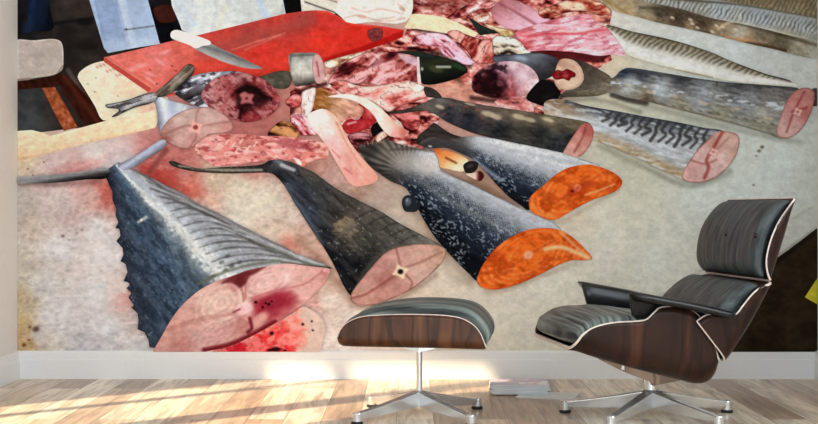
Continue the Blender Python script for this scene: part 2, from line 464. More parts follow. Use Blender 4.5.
# local object frame: x = -a (backwards), y = -h (away); rotated by TH about z puts near side right
def N(pts, h): return [(-CL(x, y, h)[0], CL(x, y, h)[1]) for x, y in pts]
ch.rotation_euler = (0, 0, TH)
HS = .315
def NV(pts):
    r = []
    for k_, (x, y) in enumerate(pts):
        h = HS
        a, z = CL(x, y, h); r.append((-a, z))
    return r
hf = lambda t: HS
def NH(pts): return [(-CL(x, y, h)[0], CL(x, y, h)[1]) for x, y, h in pts]
seat_sp = NH([(551,341,0),(558,343.5,.06),(568,346.5,.16),(580,350.5,.25)]) + NV([(600,357.5),(630,366.3),(660,374),(688,381),(700,384),(709,383.5),(715,379.5),(718.5,372),(719.5,362)])
seat_rm = NV([(581,336.5),(584.5,333.5),(592,328.7),(603,325),(618,322.6),(634,321.8),(646,320),(654,313),(662,307.5),(684,308),(700,318),(712,342),(719,360)])
fr = lambda t, s: -.031*(1-abs(s)**3)*max(0, 1-t/.2)**.7
shell('seat_shell', seat_sp, seat_rm, hf, M['walnut_dark'], ch, nt=64, p=.07, thick=.013)
cu = NV([(578,340),(580.5,336),(585,332),(598,324),(618,321.5),(645,321.5),(672,325)])
cl = NV([(577,344),(583,345.5),(591,346.5),(598,346),(608,346),(627,349),(650,353),(668,356)])
tag(cushion('seat_cushion', cl, cu, lambda t: hf(t)-.012, M['leather_creased'], ch, crown=.024, seed=11, pleat=(24, .8), amp=.003, edge=.75, front=fr), 'creased charcoal leather seat cushion')

HB = .335
back_sp = N([(774.5,283),(764,304),(752,326),(741,343),(733,355),(728,361.5)], HB)
back_rm = N([(764.5,286),(758,289.5),(751,296),(743,306),(735,315),(722,315),(708,315),(697,321)], HB)
shell('lower_back_shell', back_sp, back_rm, HB, M['walnut_dark'], ch, nt=48, p=.05)
bu = N([(759,284),(748,288.5),(736,297),(724,309),(712,324),(702,340)], HB)
bl = N([(763,289),(757,300),(750,312),(741,326),(732,338),(724,348)], HB)
tag(cushion('lower_back_cushion', bl, bu, HB-.012, M['leather'], ch, crown=.02, seed=5, pleat=(3, 9), amp=.003, edge=.7), 'charcoal leather lower back cushion')

HH = .315
head_sp = N([(795.5,198.5),(794,209),(789,230),(783,250),(777,268),(770.5,280.5)], HH)
head_rm = N([(794.8,199),(787,210),(779,222),(772.5,236),(768,251),(766.5,264),(768,274),(770,279.5)], HH)
shell('headrest_shell', head_sp, head_rm, HH, M['walnut_dark'], ch, nt=48, p=.05)
hu = N([(792,200),(781,205),(770,217),(762,232),(758,250),(758,266),(764,278)], HH)
hl = N([(794,202),(788,216),(782,232),(777,248),(773,262),(770,274),(769,279)], HH)
hc = tag(cushion('headrest_cushion', hl, hu, HH-.012, M['leather'], ch, crown=.012, seed=8, pleat=(2.5, 9), amp=.0025, edge=.7), 'charcoal leather headrest cushion with two buttons')
for bpx, bpy_ in ((757.5, 235.5), (726, 234)):
    xs_ = N([(761.6, 235)], HH)[0][0] - .017
    h = min(np.linspace(-.3, .3, 601), key=lambda hh: abs(-CL(bpx, bpy_, hh)[0] - xs_))
    z = CL(bpx, bpy_, h)[1]
    bm = bmesh.new(); bmesh.ops.create_uvsphere(bm, u_segments=16, v_segments=10, radius=.0095)
    bmesh.ops.scale(bm, vec=(.6, 1, 1), verts=bm.verts)
    bmesh.ops.translate(bm, vec=(xs_, -h, z), verts=bm.verts)
    bm_obj('button', bm, M['button'], hc, smooth=True)

# armrests: thick leather pads whose inner flank drops to the seat
def armrest(h, sgn):
    # (forward a, z) of the pad's top line from front to back
    tops = [CL(632, 292.8, .345), CL(645, 294.6, .345), CL(690, 303, .345), (CL(733, 312.8, .345))]
    bm = bmesh.new(); rings = []
    P = interp([(-a, z) for a, z in tops], 26)
    for i, (x, z) in enumerate(P):
        t = i/25
        e = math.sqrt(max(0.02, 1-(1-min(1, min(t, 1-t)/.07))**2))
        wd = .052*(.55+.45*e); hg = .022*e
        drop = max(.03, .086*(1 if t < .5 else 1-(t-.5)*1.6))*e
        # section: outer edge, top, inner edge, flank hanging to the inside
        sec = [(wd, -hg*.9), (wd*1.03, -hg*.3), (wd*.9, 0), (wd*.4, .004), (-wd*.5, .004), (-wd*.85, -.002), (-wd*1.05, -hg*.6),
               (-wd*1.1, -drop), (-wd*.9, -drop-.006), (-wd*.72, -drop), (-wd*.7, -hg*1.5), (-wd*.4, -hg*1.15), (wd*.5, -hg*1.1)]
        rings.append([bm.verts.new((x, sgn*(-.342) - sgn*o_, z+dz)) for o_, dz in sec])
    n = len(rings[0])
    for a, b in zip(rings[:-1], rings[1:]):
        for i in range(n): bm.faces.new((a[i], a[(i+1) % n], b[(i+1) % n], b[i]))
    bm.faces.new(rings[0]); bm.faces.new(rings[-1][::-1])
    o = bm_obj('armrest', bm, M['armpad'], ch, smooth=True)
    tag(o, 'padded black leather armrest')
armrest(.365, 1); armrest(.365, -1)

# metal connectors between the two back shells
for y in (-.2, .2):
    p0 = N([(783, 262)], HH)[0]; p1 = N([(757, 312)], HB)[0]
    bm = bmesh.new()
    dx, dz = p1[0]-p0[0], p1[1]-p0[1]
    n = Vector((-dz, 0, dx)).normalized()*.004
    pts = []
    for p in (p0, p1):
        for yy in (-.016, .016):
            for sg in (-1, 1): pts.append(bm.verts.new((p[0]+.006+n.x*sg, y+yy, p[1]+n.z*sg)))
    for f in ((0,1,3,2),(4,6,7,5),(0,4,5,1),(1,5,7,3),(3,7,6,2),(2,6,4,0)): bm.faces.new([pts[i] for i in f])
    bevel(bm_obj('back_bracket', bm, M['chrome'], ch), .002)

# star base: five legs, one pointing straight away from the viewer
base_rot = -TH
for k in range(5):
    star_leg('leg', ch, base_rot + PI/2 + k*2*PI/5, .335, .104, .036, .046, .022, th0=.018, th1=.015, foot_r=.021)
bm = bmesh.new(); lathe(bm, [(.025, .036), (.03, .045), (.032, .1), (.027, .106), (.026, .16), (.03, .168), (.03, .178)], 32)
bm_obj('column', bm, M['chrome'], ch)
# under-seat spider: two long arms following the underside of the seat shell
bm = bmesh.new()
def arm(pts, wy):
    v = []
    for x, z0, z1, hw in pts:
        v.append([bm.verts.new((x, wy-hw, z0)), bm.verts.new((x, wy+hw, z0)), bm.verts.new((x, wy+hw, z1)), bm.verts.new((x, wy-hw, z1))])
    for a, b in zip(v[:-1], v[1:]):
        for i in range(4): bm.faces.new((a[i], a[(i+1) % 4], b[(i+1) % 4], b[i]))
    bm.faces.new(v[0][::-1]); bm.faces.new(v[-1])
def sz(x):  # underside of the shell at local x
    xs = [p[0] for p in seat_sp][:9]; zs = [p[1] for p in seat_sp][:9]
    return float(np.interp(x, xs, zs)) - .008
for sy in (-1, 1):
    arm([(.012, .128, .18, .02), (-.09, sz(-.09)-.034, sz(-.09), .011), (-.195, sz(-.195)-.01, sz(-.195), .008)], sy*.045)
    arm([(-.012, .128, .176, .02), (.07, sz(.07)-.02, sz(.07), .011), (.13, sz(.13)-.009, sz(.13), .008)], sy*.045)
br_ = bm_obj('mounting_bracket', bm, M['bracket'], ch)
for xb in (-.13, .125):
    bm = bmesh.new(); lathe(bm, [(.008, 0), (.009, .002), (.009, .02), (.007, .022)], 16)
    bmesh.ops.translate(bm, vec=(xb, -.062, sz(xb)-.022), verts=bm.verts)
    bm_obj('bolt', bm, M['chrome'], br_)

# ------------------------------------------------------------------ magazines
def magazine(loc, rz, sx, sy, t, label, cov, group='magazines piled on the floor'):
    r = empty('magazine', loc, label, 'magazine', group, rz)
    bm = bmesh.new(); box(bm, -sx/2+.001, sx/2-.001, -sy/2+.001, sy/2-.001, .0006, t-.0006); bm_obj('pages', bm, M['page'], r)
    bm = bmesh.new(); box(bm, -sx/2, sx/2, -sy/2, sy/2, t-.0006, t); box(bm, -sx/2, sx/2, -sy/2, sy/2, 0, .0006); box(bm, -sx/2-.0006, -sx/2, -sy/2, sy/2, 0, t)
    bm_obj('cover', bm, cov, r)
    return r
z = 0.0048
bx_, by_ = .482, 5.605
labs = ['grey magazine at the bottom of the pile on the floor, resting on the loose one',
        'second magazine from the bottom of the pile on the floor',
        'third magazine from the bottom of the pile on the floor',
        'magazine just under the lilac and pink topmost one in the pile',
        'topmost magazine of the pile, its cover patterned in lilac and pink']
ts = [.0088, .0078, .0094, .0072, .0086]
dx = [.004, -.004, .003, -.002, 0]; dr = [3, 0, 4, 1, 2]
for i in range(5):
    magazine((bx_+dx[i], by_+dx[i]*.5, z), math.radians(-4+dr[i]), .252, .205, ts[i], labs[i], M['cover'] if i == 4 else M['slate'])
    z += ts[i]
magazine((.60, 5.50, 0), math.radians(-16), .25, .19, .0047, 'thin grey magazine flat on the floor, half under the magazine pile', M['slate'])
# ================================================================== the printed wall mural
# A flat photographic print on the back wall. Each depicted item is its own thin printed patch.
rng = np.random.RandomState(4)
TAB = rng.rand(256, 256)
def vnoise(x, y, seed=0):
    x = np.asarray(x, float) + seed*17.31; y = np.asarray(y, float) + seed*9.77
    xi = np.floor(x).astype(int); yi = np.floor(y).astype(int); fx = x-xi; fy = y-yi
    fx = fx*fx*(3-2*fx); fy = fy*fy*(3-2*fy)
    g = lambda a, b: TAB[a & 255, b & 255]
    return (g(xi, yi)*(1-fx)+g(xi+1, yi)*fx)*(1-fy) + (g(xi, yi+1)*(1-fx)+g(xi+1, yi+1)*fx)*fy
def fbm(x, y, seed=0, o=3):
    s = 0; a = .5; t = 0
    for i in range(o):
        s = s + a*vnoise(x*2**i, y*2**i, seed+i*5); t += a; a *= .5
    return s/t
def sstep(a, b, x):
    t = np.clip((x-a)/(b-a+1e-9), 0, 1); return t*t*(3-2*t)
def seg_dist(x, y, pts, closed=False):
    d = np.full(x.shape, 1e9); w_ = np.zeros(x.shape)
    n = len(pts)
    for i in range(n if closed else n-1):
        ax, ay = pts[i][:2]; bx, by = pts[(i+1) % n][:2]
        dx, dy = bx-ax, by-ay; L = dx*dx+dy*dy+1e-9
        t = np.clip(((x-ax)*dx+(y-ay)*dy)/L, 0, 1)
        q = np.hypot(x-ax-t*dx, y-ay-t*dy)
        m = q < d; d = np.where(m, q, d); w_ = np.where(m, (i+t)/max(1, n-1), w_)
    return d, w_
def inside(x, y, pts):
    c = np.zeros(x.shape, bool); n = len(pts); j = n-1
    for i in range(n):
        xi, yi = pts[i]; xj, yj = pts[j]
        if yi != yj:
            c ^= ((yi > y) != (yj > y)) & (x < (xj-xi)*(y-yi)/(yj-yi)+xi)
        j = i
    return c
def crom(pts, k=5, closed=True):
    P = [np.array(p, float) for p in pts]; n = len(P); out = []
    for i in range(n if closed else n-1):
        if closed: a, b, c, d = P[i-1], P[i], P[(i+1) % n], P[(i+2) % n]
        else:
            b, c = P[i], P[i+1]; a = P[i-1] if i else 2*b-c; d = P[i+2] if i+2 < n else 2*c-b
        for m in range(k):
            t = m/k
            # centripetal-ish: damp overshoot on very uneven spacing
            m1 = .5*(c-a); m2 = .5*(d-b); L = np.linalg.norm(c-b)
            for q in (m1, m2):
                l = np.linalg.norm(q)
                if l > L: q *= L/l
            out.append((2*t**3-3*t**2+1)*b + (t**3-2*t**2+t)*m1 + (-2*t**3+3*t**2)*c + (t**3-t**2)*m2)
    if not closed: out.append(P[-1])
    return [tuple(p) for p in out]

class Paint:
    def __init__(s, x, y, pts=None):
        s.x, s.y, s.pts = x, y, pts; s.c = np.zeros((len(x), 3)) + 128.
        s._e = None
    def mix(s, col, a):
        a = np.clip(a, 0, 1)[:, None]; s.c = s.c*(1-a) + np.asarray(col, float)*a; return s
    def base(s, c): s.c[:] = c; return s
    def idw(s, pts, p=2.6):
        w_ = np.zeros(len(s.x)); acc = np.zeros((len(s.x), 3))
        for px, py, c in pts:
            q = 1/((s.x-px)**2+(s.y-py)**2+6)**(p/2); w_ += q; acc += q[:, None]*np.array(c, float)
        s.c = acc/w_[:, None]; return s
    def blob(s, cx, cy, rx, ry, ang, col, a=1, soft=.5):
        t = math.radians(ang); u = (s.x-cx)*math.cos(t)+(s.y-cy)*math.sin(t); v = -(s.x-cx)*math.sin(t)+(s.y-cy)*math.cos(t)
        r = np.hypot(u/rx, v/ry); return s.mix(col, a*(1-sstep(1-soft, 1+soft*.6, r)))
    def line(s, pts, wd, col, a=1, soft=.8, sm=True, taper=False):
        if sm and len(pts) > 2: pts = crom(pts, 5, False)
        d, t = seg_dist(s.x, s.y, pts)
        w_ = wd*.5*(np.sin(np.clip(t, 0, 1)*PI)**.6 if taper else 1)
        return s.mix(col, a*(1-sstep(w_-soft*.5, w_+soft, d)))
    def poly(s, pts, col, a=1, soft=1., sm=True):
        if sm: pts = crom(pts, 4)
        ins = inside(s.x, s.y, pts); d, _ = seg_dist(s.x, s.y, pts, True)
        sd = np.where(ins, d, -d); return s.mix(col, a*sstep(-soft, soft, sd))
    def edge(s, wd, col, a=1, side=None):
        if s._e is None: s._e = seg_dist(s.x, s.y, s.pts, True)[0]
        return s.mix(col, a*(1-sstep(0, wd, s._e))*np.clip(.1+1.1*fbm(s.x/7, s.y/7, 77, 2), 0, 1))
    def noise(s, sx, sy, ang, amp, seed=0, o=3, tint=(1, 1, 1)):
        t = math.radians(ang); u = s.x*math.cos(t)+s.y*math.sin(t); v = -s.x*math.sin(t)+s.y*math.cos(t)
        n = fbm(u/sx, v/sy, seed, o)-.5
        s.c = s.c + (n*2*amp)[:, None]*np.array(tint, float); return s
    def patch(s, sx, sy, ang, col, thr=.55, w=.1, a=1, seed=0, o=3):
        t = math.radians(ang); u = s.x*math.cos(t)+s.y*math.sin(t); v = -s.x*math.sin(t)+s.y*math.cos(t)
        return s.mix(col, a*sstep(thr-w, thr+w, fbm(u/sx, v/sy, seed, o)))
    def grad(s, p0, p1, stops):
        dx, dy = p1[0]-p0[0], p1[1]-p0[1]; t = ((s.x-p0[0])*dx+(s.y-p0[1])*dy)/(dx*dx+dy*dy)
        T = [q[0] for q in stops]; s.c = np.stack([np.interp(t, T, [q[1][k] for q in stops]) for k in range(3)], 1); return s
    def rings(s, cx, cy, rx, ry, ang, n, col, a=.4, rmax=1.):
        t = math.radians(ang); u = (s.x-cx)*math.cos(t)+(s.y-cy)*math.sin(t); v = -(s.x-cx)*math.sin(t)+(s.y-cy)*math.cos(t)
        r = np.hypot(u/rx, v/ry); k = (.5+.5*np.cos(r*n*2*PI))**1.5
        return s.mix(col, a*k*(1-sstep(rmax-.15, rmax+.02, r)))

def MW(x, y, k):
    return np.stack([(x-409)/S, np.full(np.shape(x), WALL-.0015-k*.00012), H-(y-212)/S], 1)
mm, nt_, bb = new_mat('mural_print')
at_ = nt_.nodes.new('ShaderNodeAttribute'); at_.attribute_name = 'ink'
nn = nt_.nodes.new('ShaderNodeTexNoise'); nn.inputs['Scale'].default_value = 900
tcn = nt_.nodes.new('ShaderNodeTexCoord'); nt_.links.new(tcn.outputs['Object'], nn.inputs['Vector'])
bpn = nt_.nodes.new('ShaderNodeBump'); bpn.inputs['Strength'].default_value = .03; nt_.links.new(nn.outputs['Fac'], bpn.inputs['Height'])
nt_.links.new(bpn.outputs[0], bb.inputs['Normal'])
nt_.links.new(at_.outputs['Color'], bb.inputs['Base Color']); bb.inputs['Roughness'].default_value = .85; bb.inputs['Specular IOR Level'].default_value = .1
M['print'] = mm
MX0, MX1, MY0, MY1 = 17.6, 816.4, -46.0, 351.5

def setink(me, c, gain=1.):
    l = s2l(np.clip(c, 0, 255))/gain
    l = np.clip(l, 0, .93)
    a = me.color_attributes.new('ink', 'FLOAT_COLOR', 'POINT')
    buf = np.ones((len(c), 4)); buf[:, :3] = l
    a.data.foreach_set('color', buf.ravel())

LAYER = [1]
def item(name, label, pts, paint, parent, step=.9, smooth=True, kind=None):
    """one printed shape: a fine grid cut to its outline, inked per vertex"""
    if smooth: pts = crom(pts, 5)
    pts = [(min(max(p[0], MX0), MX1), min(max(p[1], MY0), MY1)) for p in pts]
    P = np.array(pts)
    x0, y0 = P.min(0)-step*1.5; x1, y1 = P.max(0)+step*1.5
    nx = int((x1-x0)/step)+2; ny = int((y1-y0)/step)+2
    gx, gy = np.meshgrid(x0+np.arange(nx)*step, y0+np.arange(ny)*step, indexing='ij')
    X = gx.ravel().copy(); Y = gy.ravel().copy()
    ins = inside(X, Y, pts)
    I = ins.reshape(nx, ny)
    cell = I[:-1, :-1] | I[1:, :-1] | I[1:, 1:] | I[:-1, 1:]
    ci, cj = np.nonzero(cell)
    q = np.stack([ci*ny+cj, (ci+1)*ny+cj, (ci+1)*ny+cj+1, ci*ny+cj+1], 1)
    used = np.zeros(nx*ny, bool); used[q.ravel()] = True
    out = np.nonzero(used & ~ins)[0]
    # snap the outside corners to the outline
    bx_ = X[out]; by2 = Y[out]; best = np.full(len(out), 1e9); sx_ = bx_.copy(); sy_ = by2.copy()
    for i in range(len(pts)):
        ax, ay = pts[i]; cx, cy = pts[(i+1) % len(pts)]; dx_, dy_ = cx-ax, cy-ay; L = dx_*dx_+dy_*dy_+1e-9
        t = np.clip(((bx_-ax)*dx_+(by2-ay)*dy_)/L, 0, 1); qx = ax+t*dx_; qy = ay+t*dy_
        d = np.hypot(bx_-qx, by2-qy); m = d < best; best = np.where(m, d, best); sx_ = np.where(m, qx, sx_); sy_ = np.where(m, qy, sy_)
    X[out] = sx_; Y[out] = sy_
    idx = np.full(nx*ny, -1); u = np.nonzero(used)[0]; idx[u] = np.arange(len(u))
    X = X[u]; Y = Y[u]; q = idx[q]
    k = LAYER[0]; LAYER[0] += 1
    V = MW(X, Y, k)
    me = bpy.data.meshes.new(name)
    me.vertices.add(len(V)); me.vertices.foreach_set('co', V.ravel())
    me.loops.add(q.size); me.loops.foreach_set('vertex_index', q.ravel().astype(np.int32))
    me.polygons.add(len(q)); me.polygons.foreach_set('loop_start', np.arange(0, q.size, 4, dtype=np.int32))
    me.update(calc_edges=True)
    p = Paint(X, Y, pts); paint(p)
    g_ = 1 + .10*(fbm(X/1.8, Y/1.5, 201+k, 2)-.5) + .12*(fbm(X/6, Y/4, 301+k, 2)-.5)
    con = 1.0 if name == 'printed_ice_bed' else 1.16
    p.c = p.c*g_[:, None]; lum = p.c @ np.array((.35, .5, .15))
    if name == 'cut_face' and not getattr(p, 'vivid', 0): p.c = p.c*.84 + lum[:, None]*.16
    cool = np.clip((p.c.min(1)-95)/60, 0, 1)[:, None]
    p.c = p.c + np.array((0, 6, 11) if con == 1.0 else (0, 3, 7))*cool
    p.c = p.c + ((lum-120)*(con-1))[:, None]; setink(me, p.c, .97 if name == 'printed_ice_bed' else .88)
    me.materials.append(M['print'])
    o = link(bpy.data.objects.new(name, me), parent)
    if label: o['label'] = label
    if kind: o['kind'] = kind
    return o

mural = empty('wall_mural', (0, 0, 0), 'huge wall mural printed with cut fish, fins and a red cutting board on ice', 'mural')

# ---- ground of the print: ice and table top
def p_ice(p):
    p.idw([(22,150,(225,200,160)),(60,165,(222,195,190)),(95,150,(228,212,205)),(120,158,(222,200,198)),(75,175,(212,160,155)),(100,178,(200,120,112)),
           (20,200,(205,190,180)),(60,200,(212,192,185)),(90,195,(208,165,155)),(108,192,(195,100,90)),(30,230,(215,198,185)),(60,250,(222,212,210)),(95,230,(220,210,208)),(110,260,(222,212,210)),
           (22,270,(206,190,172)),(45,285,(212,202,196)),(19,300,(200,176,140)),(22,325,(198,166,118)),(26,345,(196,162,114)),(40,335,(214,198,186)),(52,320,(218,206,202)),(60,310,(218,205,200)),(100,290,(226,218,214)),
           (85,345,(214,206,205)),(110,330,(220,212,210)),(140,345,(216,206,202)),(122,300,(216,170,160)),(135,325,(222,200,192)),(118,285,(220,196,186)),
           (150,160,(195,115,110)),(170,165,(190,110,105)),(165,178,(196,92,84)),(190,185,(205,120,105)),(205,200,(214,170,150)),(185,170,(196,120,112)),(215,180,(212,185,160)),(240,188,(222,205,182)),(265,200,(226,212,192)),(240,210,(222,208,190)),
           (290,215,(220,198,182)),(300,240,(216,180,160)),(275,235,(222,200,180)),(290,245,(218,165,148)),(320,262,(212,165,145)),(335,285,(214,180,160)),(330,300,(226,205,190)),(345,325,(232,215,205)),(310,300,(218,165,155)),
           (345,345,(236,220,212)),(400,315,(226,210,190)),(440,290,(226,208,186)),(460,275,(222,205,185)),(330,180,(196,150,138)),(310,167,(186,132,118)),(350,195,(190,155,138)),(385,200,(186,160,145)),(400,215,(205,182,160)),
           (430,245,(212,180,150)),(455,300,(226,212,192)),(500,320,(228,217,196)),(520,345,(226,216,194)),(560,285,(228,218,196)),(610,240,(224,214,194)),(600,300,(220,212,192)),(640,215,(218,208,186)),(600,205,(224,214,192)),
           (580,225,(222,205,180)),(660,260,(216,210,194)),(690,220,(210,205,190)),(640,190,(212,203,180)),(620,165,(204,196,172)),(750,195,(216,218,208)),(780,160,(212,216,206)),(740,150,(214,214,200)),(760,140,(212,212,198)),(700,200,(216,216,204)),(690,48,(222,224,218)),(740,50,(216,218,212)),
           (800,120,(196,196,184)),(815,180,(200,200,188)),(650,110,(208,200,176)),(700,120,(200,196,176)),(600,100,(212,200,172)),(625,62,(222,205,175)),(610,60,(222,200,170)),(650,68,(218,210,190)),
           (610,22,(226,218,206)),(650,30,(222,217,208)),(700,45,(216,214,206)),(760,60,(208,208,200)),(810,75,(202,202,192)),(400,145,(196,120,115)),(480,185,(175,135,115)),(455,178,(190,150,130)),
           (240,128,(185,110,105)),(265,125,(190,115,110)),(285,125,(196,130,120)),(250,165,(200,130,120)),(300,90,(200,130,120)),(460,90,(205,140,120)),(480,105,(210,160,140)),(540,100,(170,120,100))], p=3.2)
    left = 1-sstep(330, 420, p.x)
    n = fbm(p.x/26, p.y/15, 3, 4)-.5; p.c += (n*40*(.14+.86*left))[:, None]*np.array((.8, 1, 1.05))
    n = fbm(p.x/5, p.y/3.4, 9, 4)-.5; p.c += (n*22*(.2+.8*left))[:, None]*np.array((1, 1, 1))
    mid = sstep(140, 170, p.y)*left
    rg = 1-2*np.abs(fbm(p.x/7+p.y/18, p.y/4.5, 14, 3)-.5); p.c += ((rg-.78)*40*mid)[:, None]*np.array((1, 1.02, 1.0))
    n = fbm(p.x/2.2, p.y/1.8, 19, 3)-.5; p.c += (n*15*(.25+.75*mid))[:, None]
    # pink and red melt water near the fish
    for cx, cy, rx, ry, an, c, a in ((118,186,30,7,10,(190,96,90),.55),(75,170,34,7,-14,(206,120,115),.55),(110,164,26,6,-20,(224,214,212),.6),(172,180,24,10,42,(168,62,56),.6),(150,172,16,7,35,(165,48,44),.6),
                                     (196,192,14,8,20,(196,90,80),.5),(290,244,16,9,25,(214,120,105),.45),(128,300,8,12,0,(214,110,100),.5),(96,247,20,26,20,(232,224,218),.5),(100,300,34,24,-10,(232,226,224),.45),(250,203,32,14,12,(234,222,202),.55)):
        n = fbm(p.x/7, p.y/4, 21, 4); p.blob(cx, cy, rx, ry, an, c, a*.9, .9) if a < .5 else p.mix(c, a*(.35+1.1*fbm(p.x/4, p.y/2.4, 27, 3))*(1-sstep(.3, 1.35, np.hypot(((p.x-cx)*math.cos(math.radians(an))+(p.y-cy)*math.sin(math.radians(an)))/rx, (-(p.x-cx)*math.sin(math.radians(an))+(p.y-cy)*math.cos(math.radians(an)))/ry)+(n-.5)*1.9)))
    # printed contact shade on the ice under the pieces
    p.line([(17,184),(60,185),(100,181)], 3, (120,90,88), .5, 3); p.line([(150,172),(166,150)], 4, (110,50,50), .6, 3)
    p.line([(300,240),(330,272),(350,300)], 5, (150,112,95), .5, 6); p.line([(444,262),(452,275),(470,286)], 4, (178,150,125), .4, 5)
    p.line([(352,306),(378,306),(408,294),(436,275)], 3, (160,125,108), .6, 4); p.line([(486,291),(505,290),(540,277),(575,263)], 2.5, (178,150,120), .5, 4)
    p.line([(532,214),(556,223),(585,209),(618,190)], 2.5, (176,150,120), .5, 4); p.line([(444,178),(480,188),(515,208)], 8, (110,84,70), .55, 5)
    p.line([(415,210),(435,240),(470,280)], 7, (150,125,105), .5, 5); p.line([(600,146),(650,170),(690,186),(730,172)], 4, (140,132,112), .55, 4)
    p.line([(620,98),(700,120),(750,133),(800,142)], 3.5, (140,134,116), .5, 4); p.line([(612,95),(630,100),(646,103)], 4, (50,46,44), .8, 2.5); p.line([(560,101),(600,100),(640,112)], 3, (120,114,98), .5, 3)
    # table edge band on the right
    p.line([(820,203),(702,270),(630,317),(560,356)], 2.2, (178,165,142), .45, 2); 
    p.poly([(820,206),(702,273),(560,352),(640,352),(740,284),(820,228)], (200,193,176), .4, 2, False)
    p.line([(820,227),(778,256),(740,283),(640,350)], 3, (160,150,130), .5, 2)
    for x, y, r, c in ((63,236,1.8,(120,95,85)),(82,230,1.5,(160,140,125)),(77,233,1.4,(165,148,130)),(69,240,1.2,(165,140,125)),(36,329,3.2,(95,72,58)),(30,327,1.6,(110,80,50)),(24,345,2,(110,70,30)),(29,340,1.3,(120,60,30)),
                       (762,147,1.9,(95,85,72)),(759,151,1.8,(105,95,80)),(756,156,1.2,(135,125,105)),(753.5,185,1.3,(120,120,112)),(44,162,1,(130,70,60)),(28,169,1,(130,80,70)),(33,175,.9,(140,90,80))):
        p.blob(x, y, r*1.2, r, -20, c, .9, .6)
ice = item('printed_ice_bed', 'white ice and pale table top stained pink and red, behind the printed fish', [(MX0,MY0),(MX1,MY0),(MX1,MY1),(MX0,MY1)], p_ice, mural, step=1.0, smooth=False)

# ---- top left background
def p_dark(p):
    p.idw([(20,20,(30,28,30)),(60,20,(48,44,42)),(70,50,(46,42,40)),(90,45,(44,38,36)),(30,95,(58,60,62)),(30,120,(66,70,74)),(60,110,(50,45,42)),(80,60,(50,46,44)),(100,80,(70,66,62)),(85,90,(52,24,18)),(160,30,(16,16,22)),(290,10,(12,12,14)),(75,5,(62,54,50))])
    p.noise(14, 9, 20, 14, 2).line([(52,24),(95,18)], 2, (22,20,20), .7, 2).blob(85,22,9,4,0,(18,18,20),.8)
    p.line([(68,70),(90,104)], 3.5, (120,116,108), .45, 2, False)
item('printed_market_floor', 'dark floor seen behind the printed stall', [(17,-50),(420,-50),(420,8),(300,24),(200,60),(150,108),(104,125),(17,135)], p_dark, mural, smooth=False)
item('printed_trousers', 'navy trouser legs standing on the dark floor', [(20,-50),(46,-50),(50,8),(54,26),(50,31),(34,31),(24,33),(22,26),(28,20)], lambda p: p.grad((20,0),(54,8),[(0,(18,24,36)),(.4,(30,46,76)),(1,(14,20,32))]).noise(4,10,0,10,5), mural)
def p_crate(p):
    p.base((158,178,208)).poly([(86,-50),(108,-50),(118,0),(134,49),(104,53)], (138,160,196), 1, .6, False).poly([(108,-50),(117,-50),(128,10),(138,50),(130,52),(119,10)], (176,192,216), 1, 1.5, False)
    p.noise(30,8,70,8,3).line([(124,30),(154,26)], 1, (92,96,104), .9, .6, False).blob(126,29.5,1.6,1.4,0,(70,50,40),1)
    p.line([(95,0),(108,50)], 1.4, (130,150,188), .7, 1).line([(117,0),(131,49)], .8, (140,158,190), .7, 1)
    p.poly([(100,40),(160,38),(160,60),(100,60)], (190,206,222), .4, 5, False)
item('printed_crate', 'pale blue plastic crate leaning beside the red board', [(80,-50),(140,-50),(148,0),(160,44),(135,48),(108,53),(104,48),(90,2)], p_crate, mural, smooth=False)
item('printed_bench_rail', 'brown bench rail behind the blue crate', [(154,8),(172,6),(176,20),(160,22)], lambda p: p.base((70,34,26)).noise(6,4,0,14,6), mural)
def p_apron(p):
    p.grad((170,0),(290,0),[(0,(196,206,214)),(.3,(208,212,212)),(.6,(198,203,201)),(1,(190,194,188))]).noise(12,40,12,14,7).noise(4,20,10,8,17)
    p.line([(258,-10),(262,8),(268,18)], 5, (170,196,224), .6, 4).line([(176,-5),(190,20),(205,33)], 3, (190,205,222), .6, 3).line([(225,5),(218,28)], 4, (205,200,180), .5, 3).line([(285,0),(283,13)], 3, (170,175,178), .5, 2)
item('printed_apron', 'white apron standing behind the red board', [(165,-50),(280,-50),(283,0),(286,15),(262,22),(225,30),(199,36),(190,34),(182,30),(179,22),(172,6)], p_apron, mural, smooth=False)
def p_tray(p):
    p.base((212,204,190)).noise(8,4,20,12,8).line([(305,2),(345,16)], 1.2, (70,60,55), .8, .8, False).line([(318,-4),(345,5)], 1.2, (120,100,80), .7, .8, False).poly([(300,-50),(350,-50),(345,2),(322,-6)], (110,90,75), .7, 2, False)
item('printed_tray', 'off white tray at the back corner of the red board', [(296,-50),(350,-50),(345,10),(334,14),(318,11),(302,14)], p_tray, mural, smooth=False)
st = item('printed_stool', 'pale stool seat cut by the left edge of the mural', [(10,43),(35,40.5),(52,39),(60,41),(63,47),(63.5,62),(62,70),(54,75),(36,78),(10,81)],
     lambda p: p.base((182,168,158)).noise(12,9,0,9,9).noise(3,3,0,6,19).edge(2.2,(232,224,214),.7).line([(17,80),(40,78),(56,75),(63,66)],1.4,(120,95,80),.7,1), mural)
item('stool_rail', None, [(17,81),(40,79),(60,74),(68,76),(108,118),(98,124),(85,125),(60,86),(17,90)], lambda p: p.base((58,26,18)).noise(8,3,50,14,1).line([(64,76),(98,122)],3,(92,40,26),.7,2,False), st, smooth=False)
item('stool_rail', None, [(42,88),(55,87),(66,106),(78,127),(64,131),(54,112)], lambda p: p.base((160,86,52)).noise(4,3,60,34,4).noise(2,2,0,20,5).edge(1.4,(110,50,30),.8), st, smooth=False)

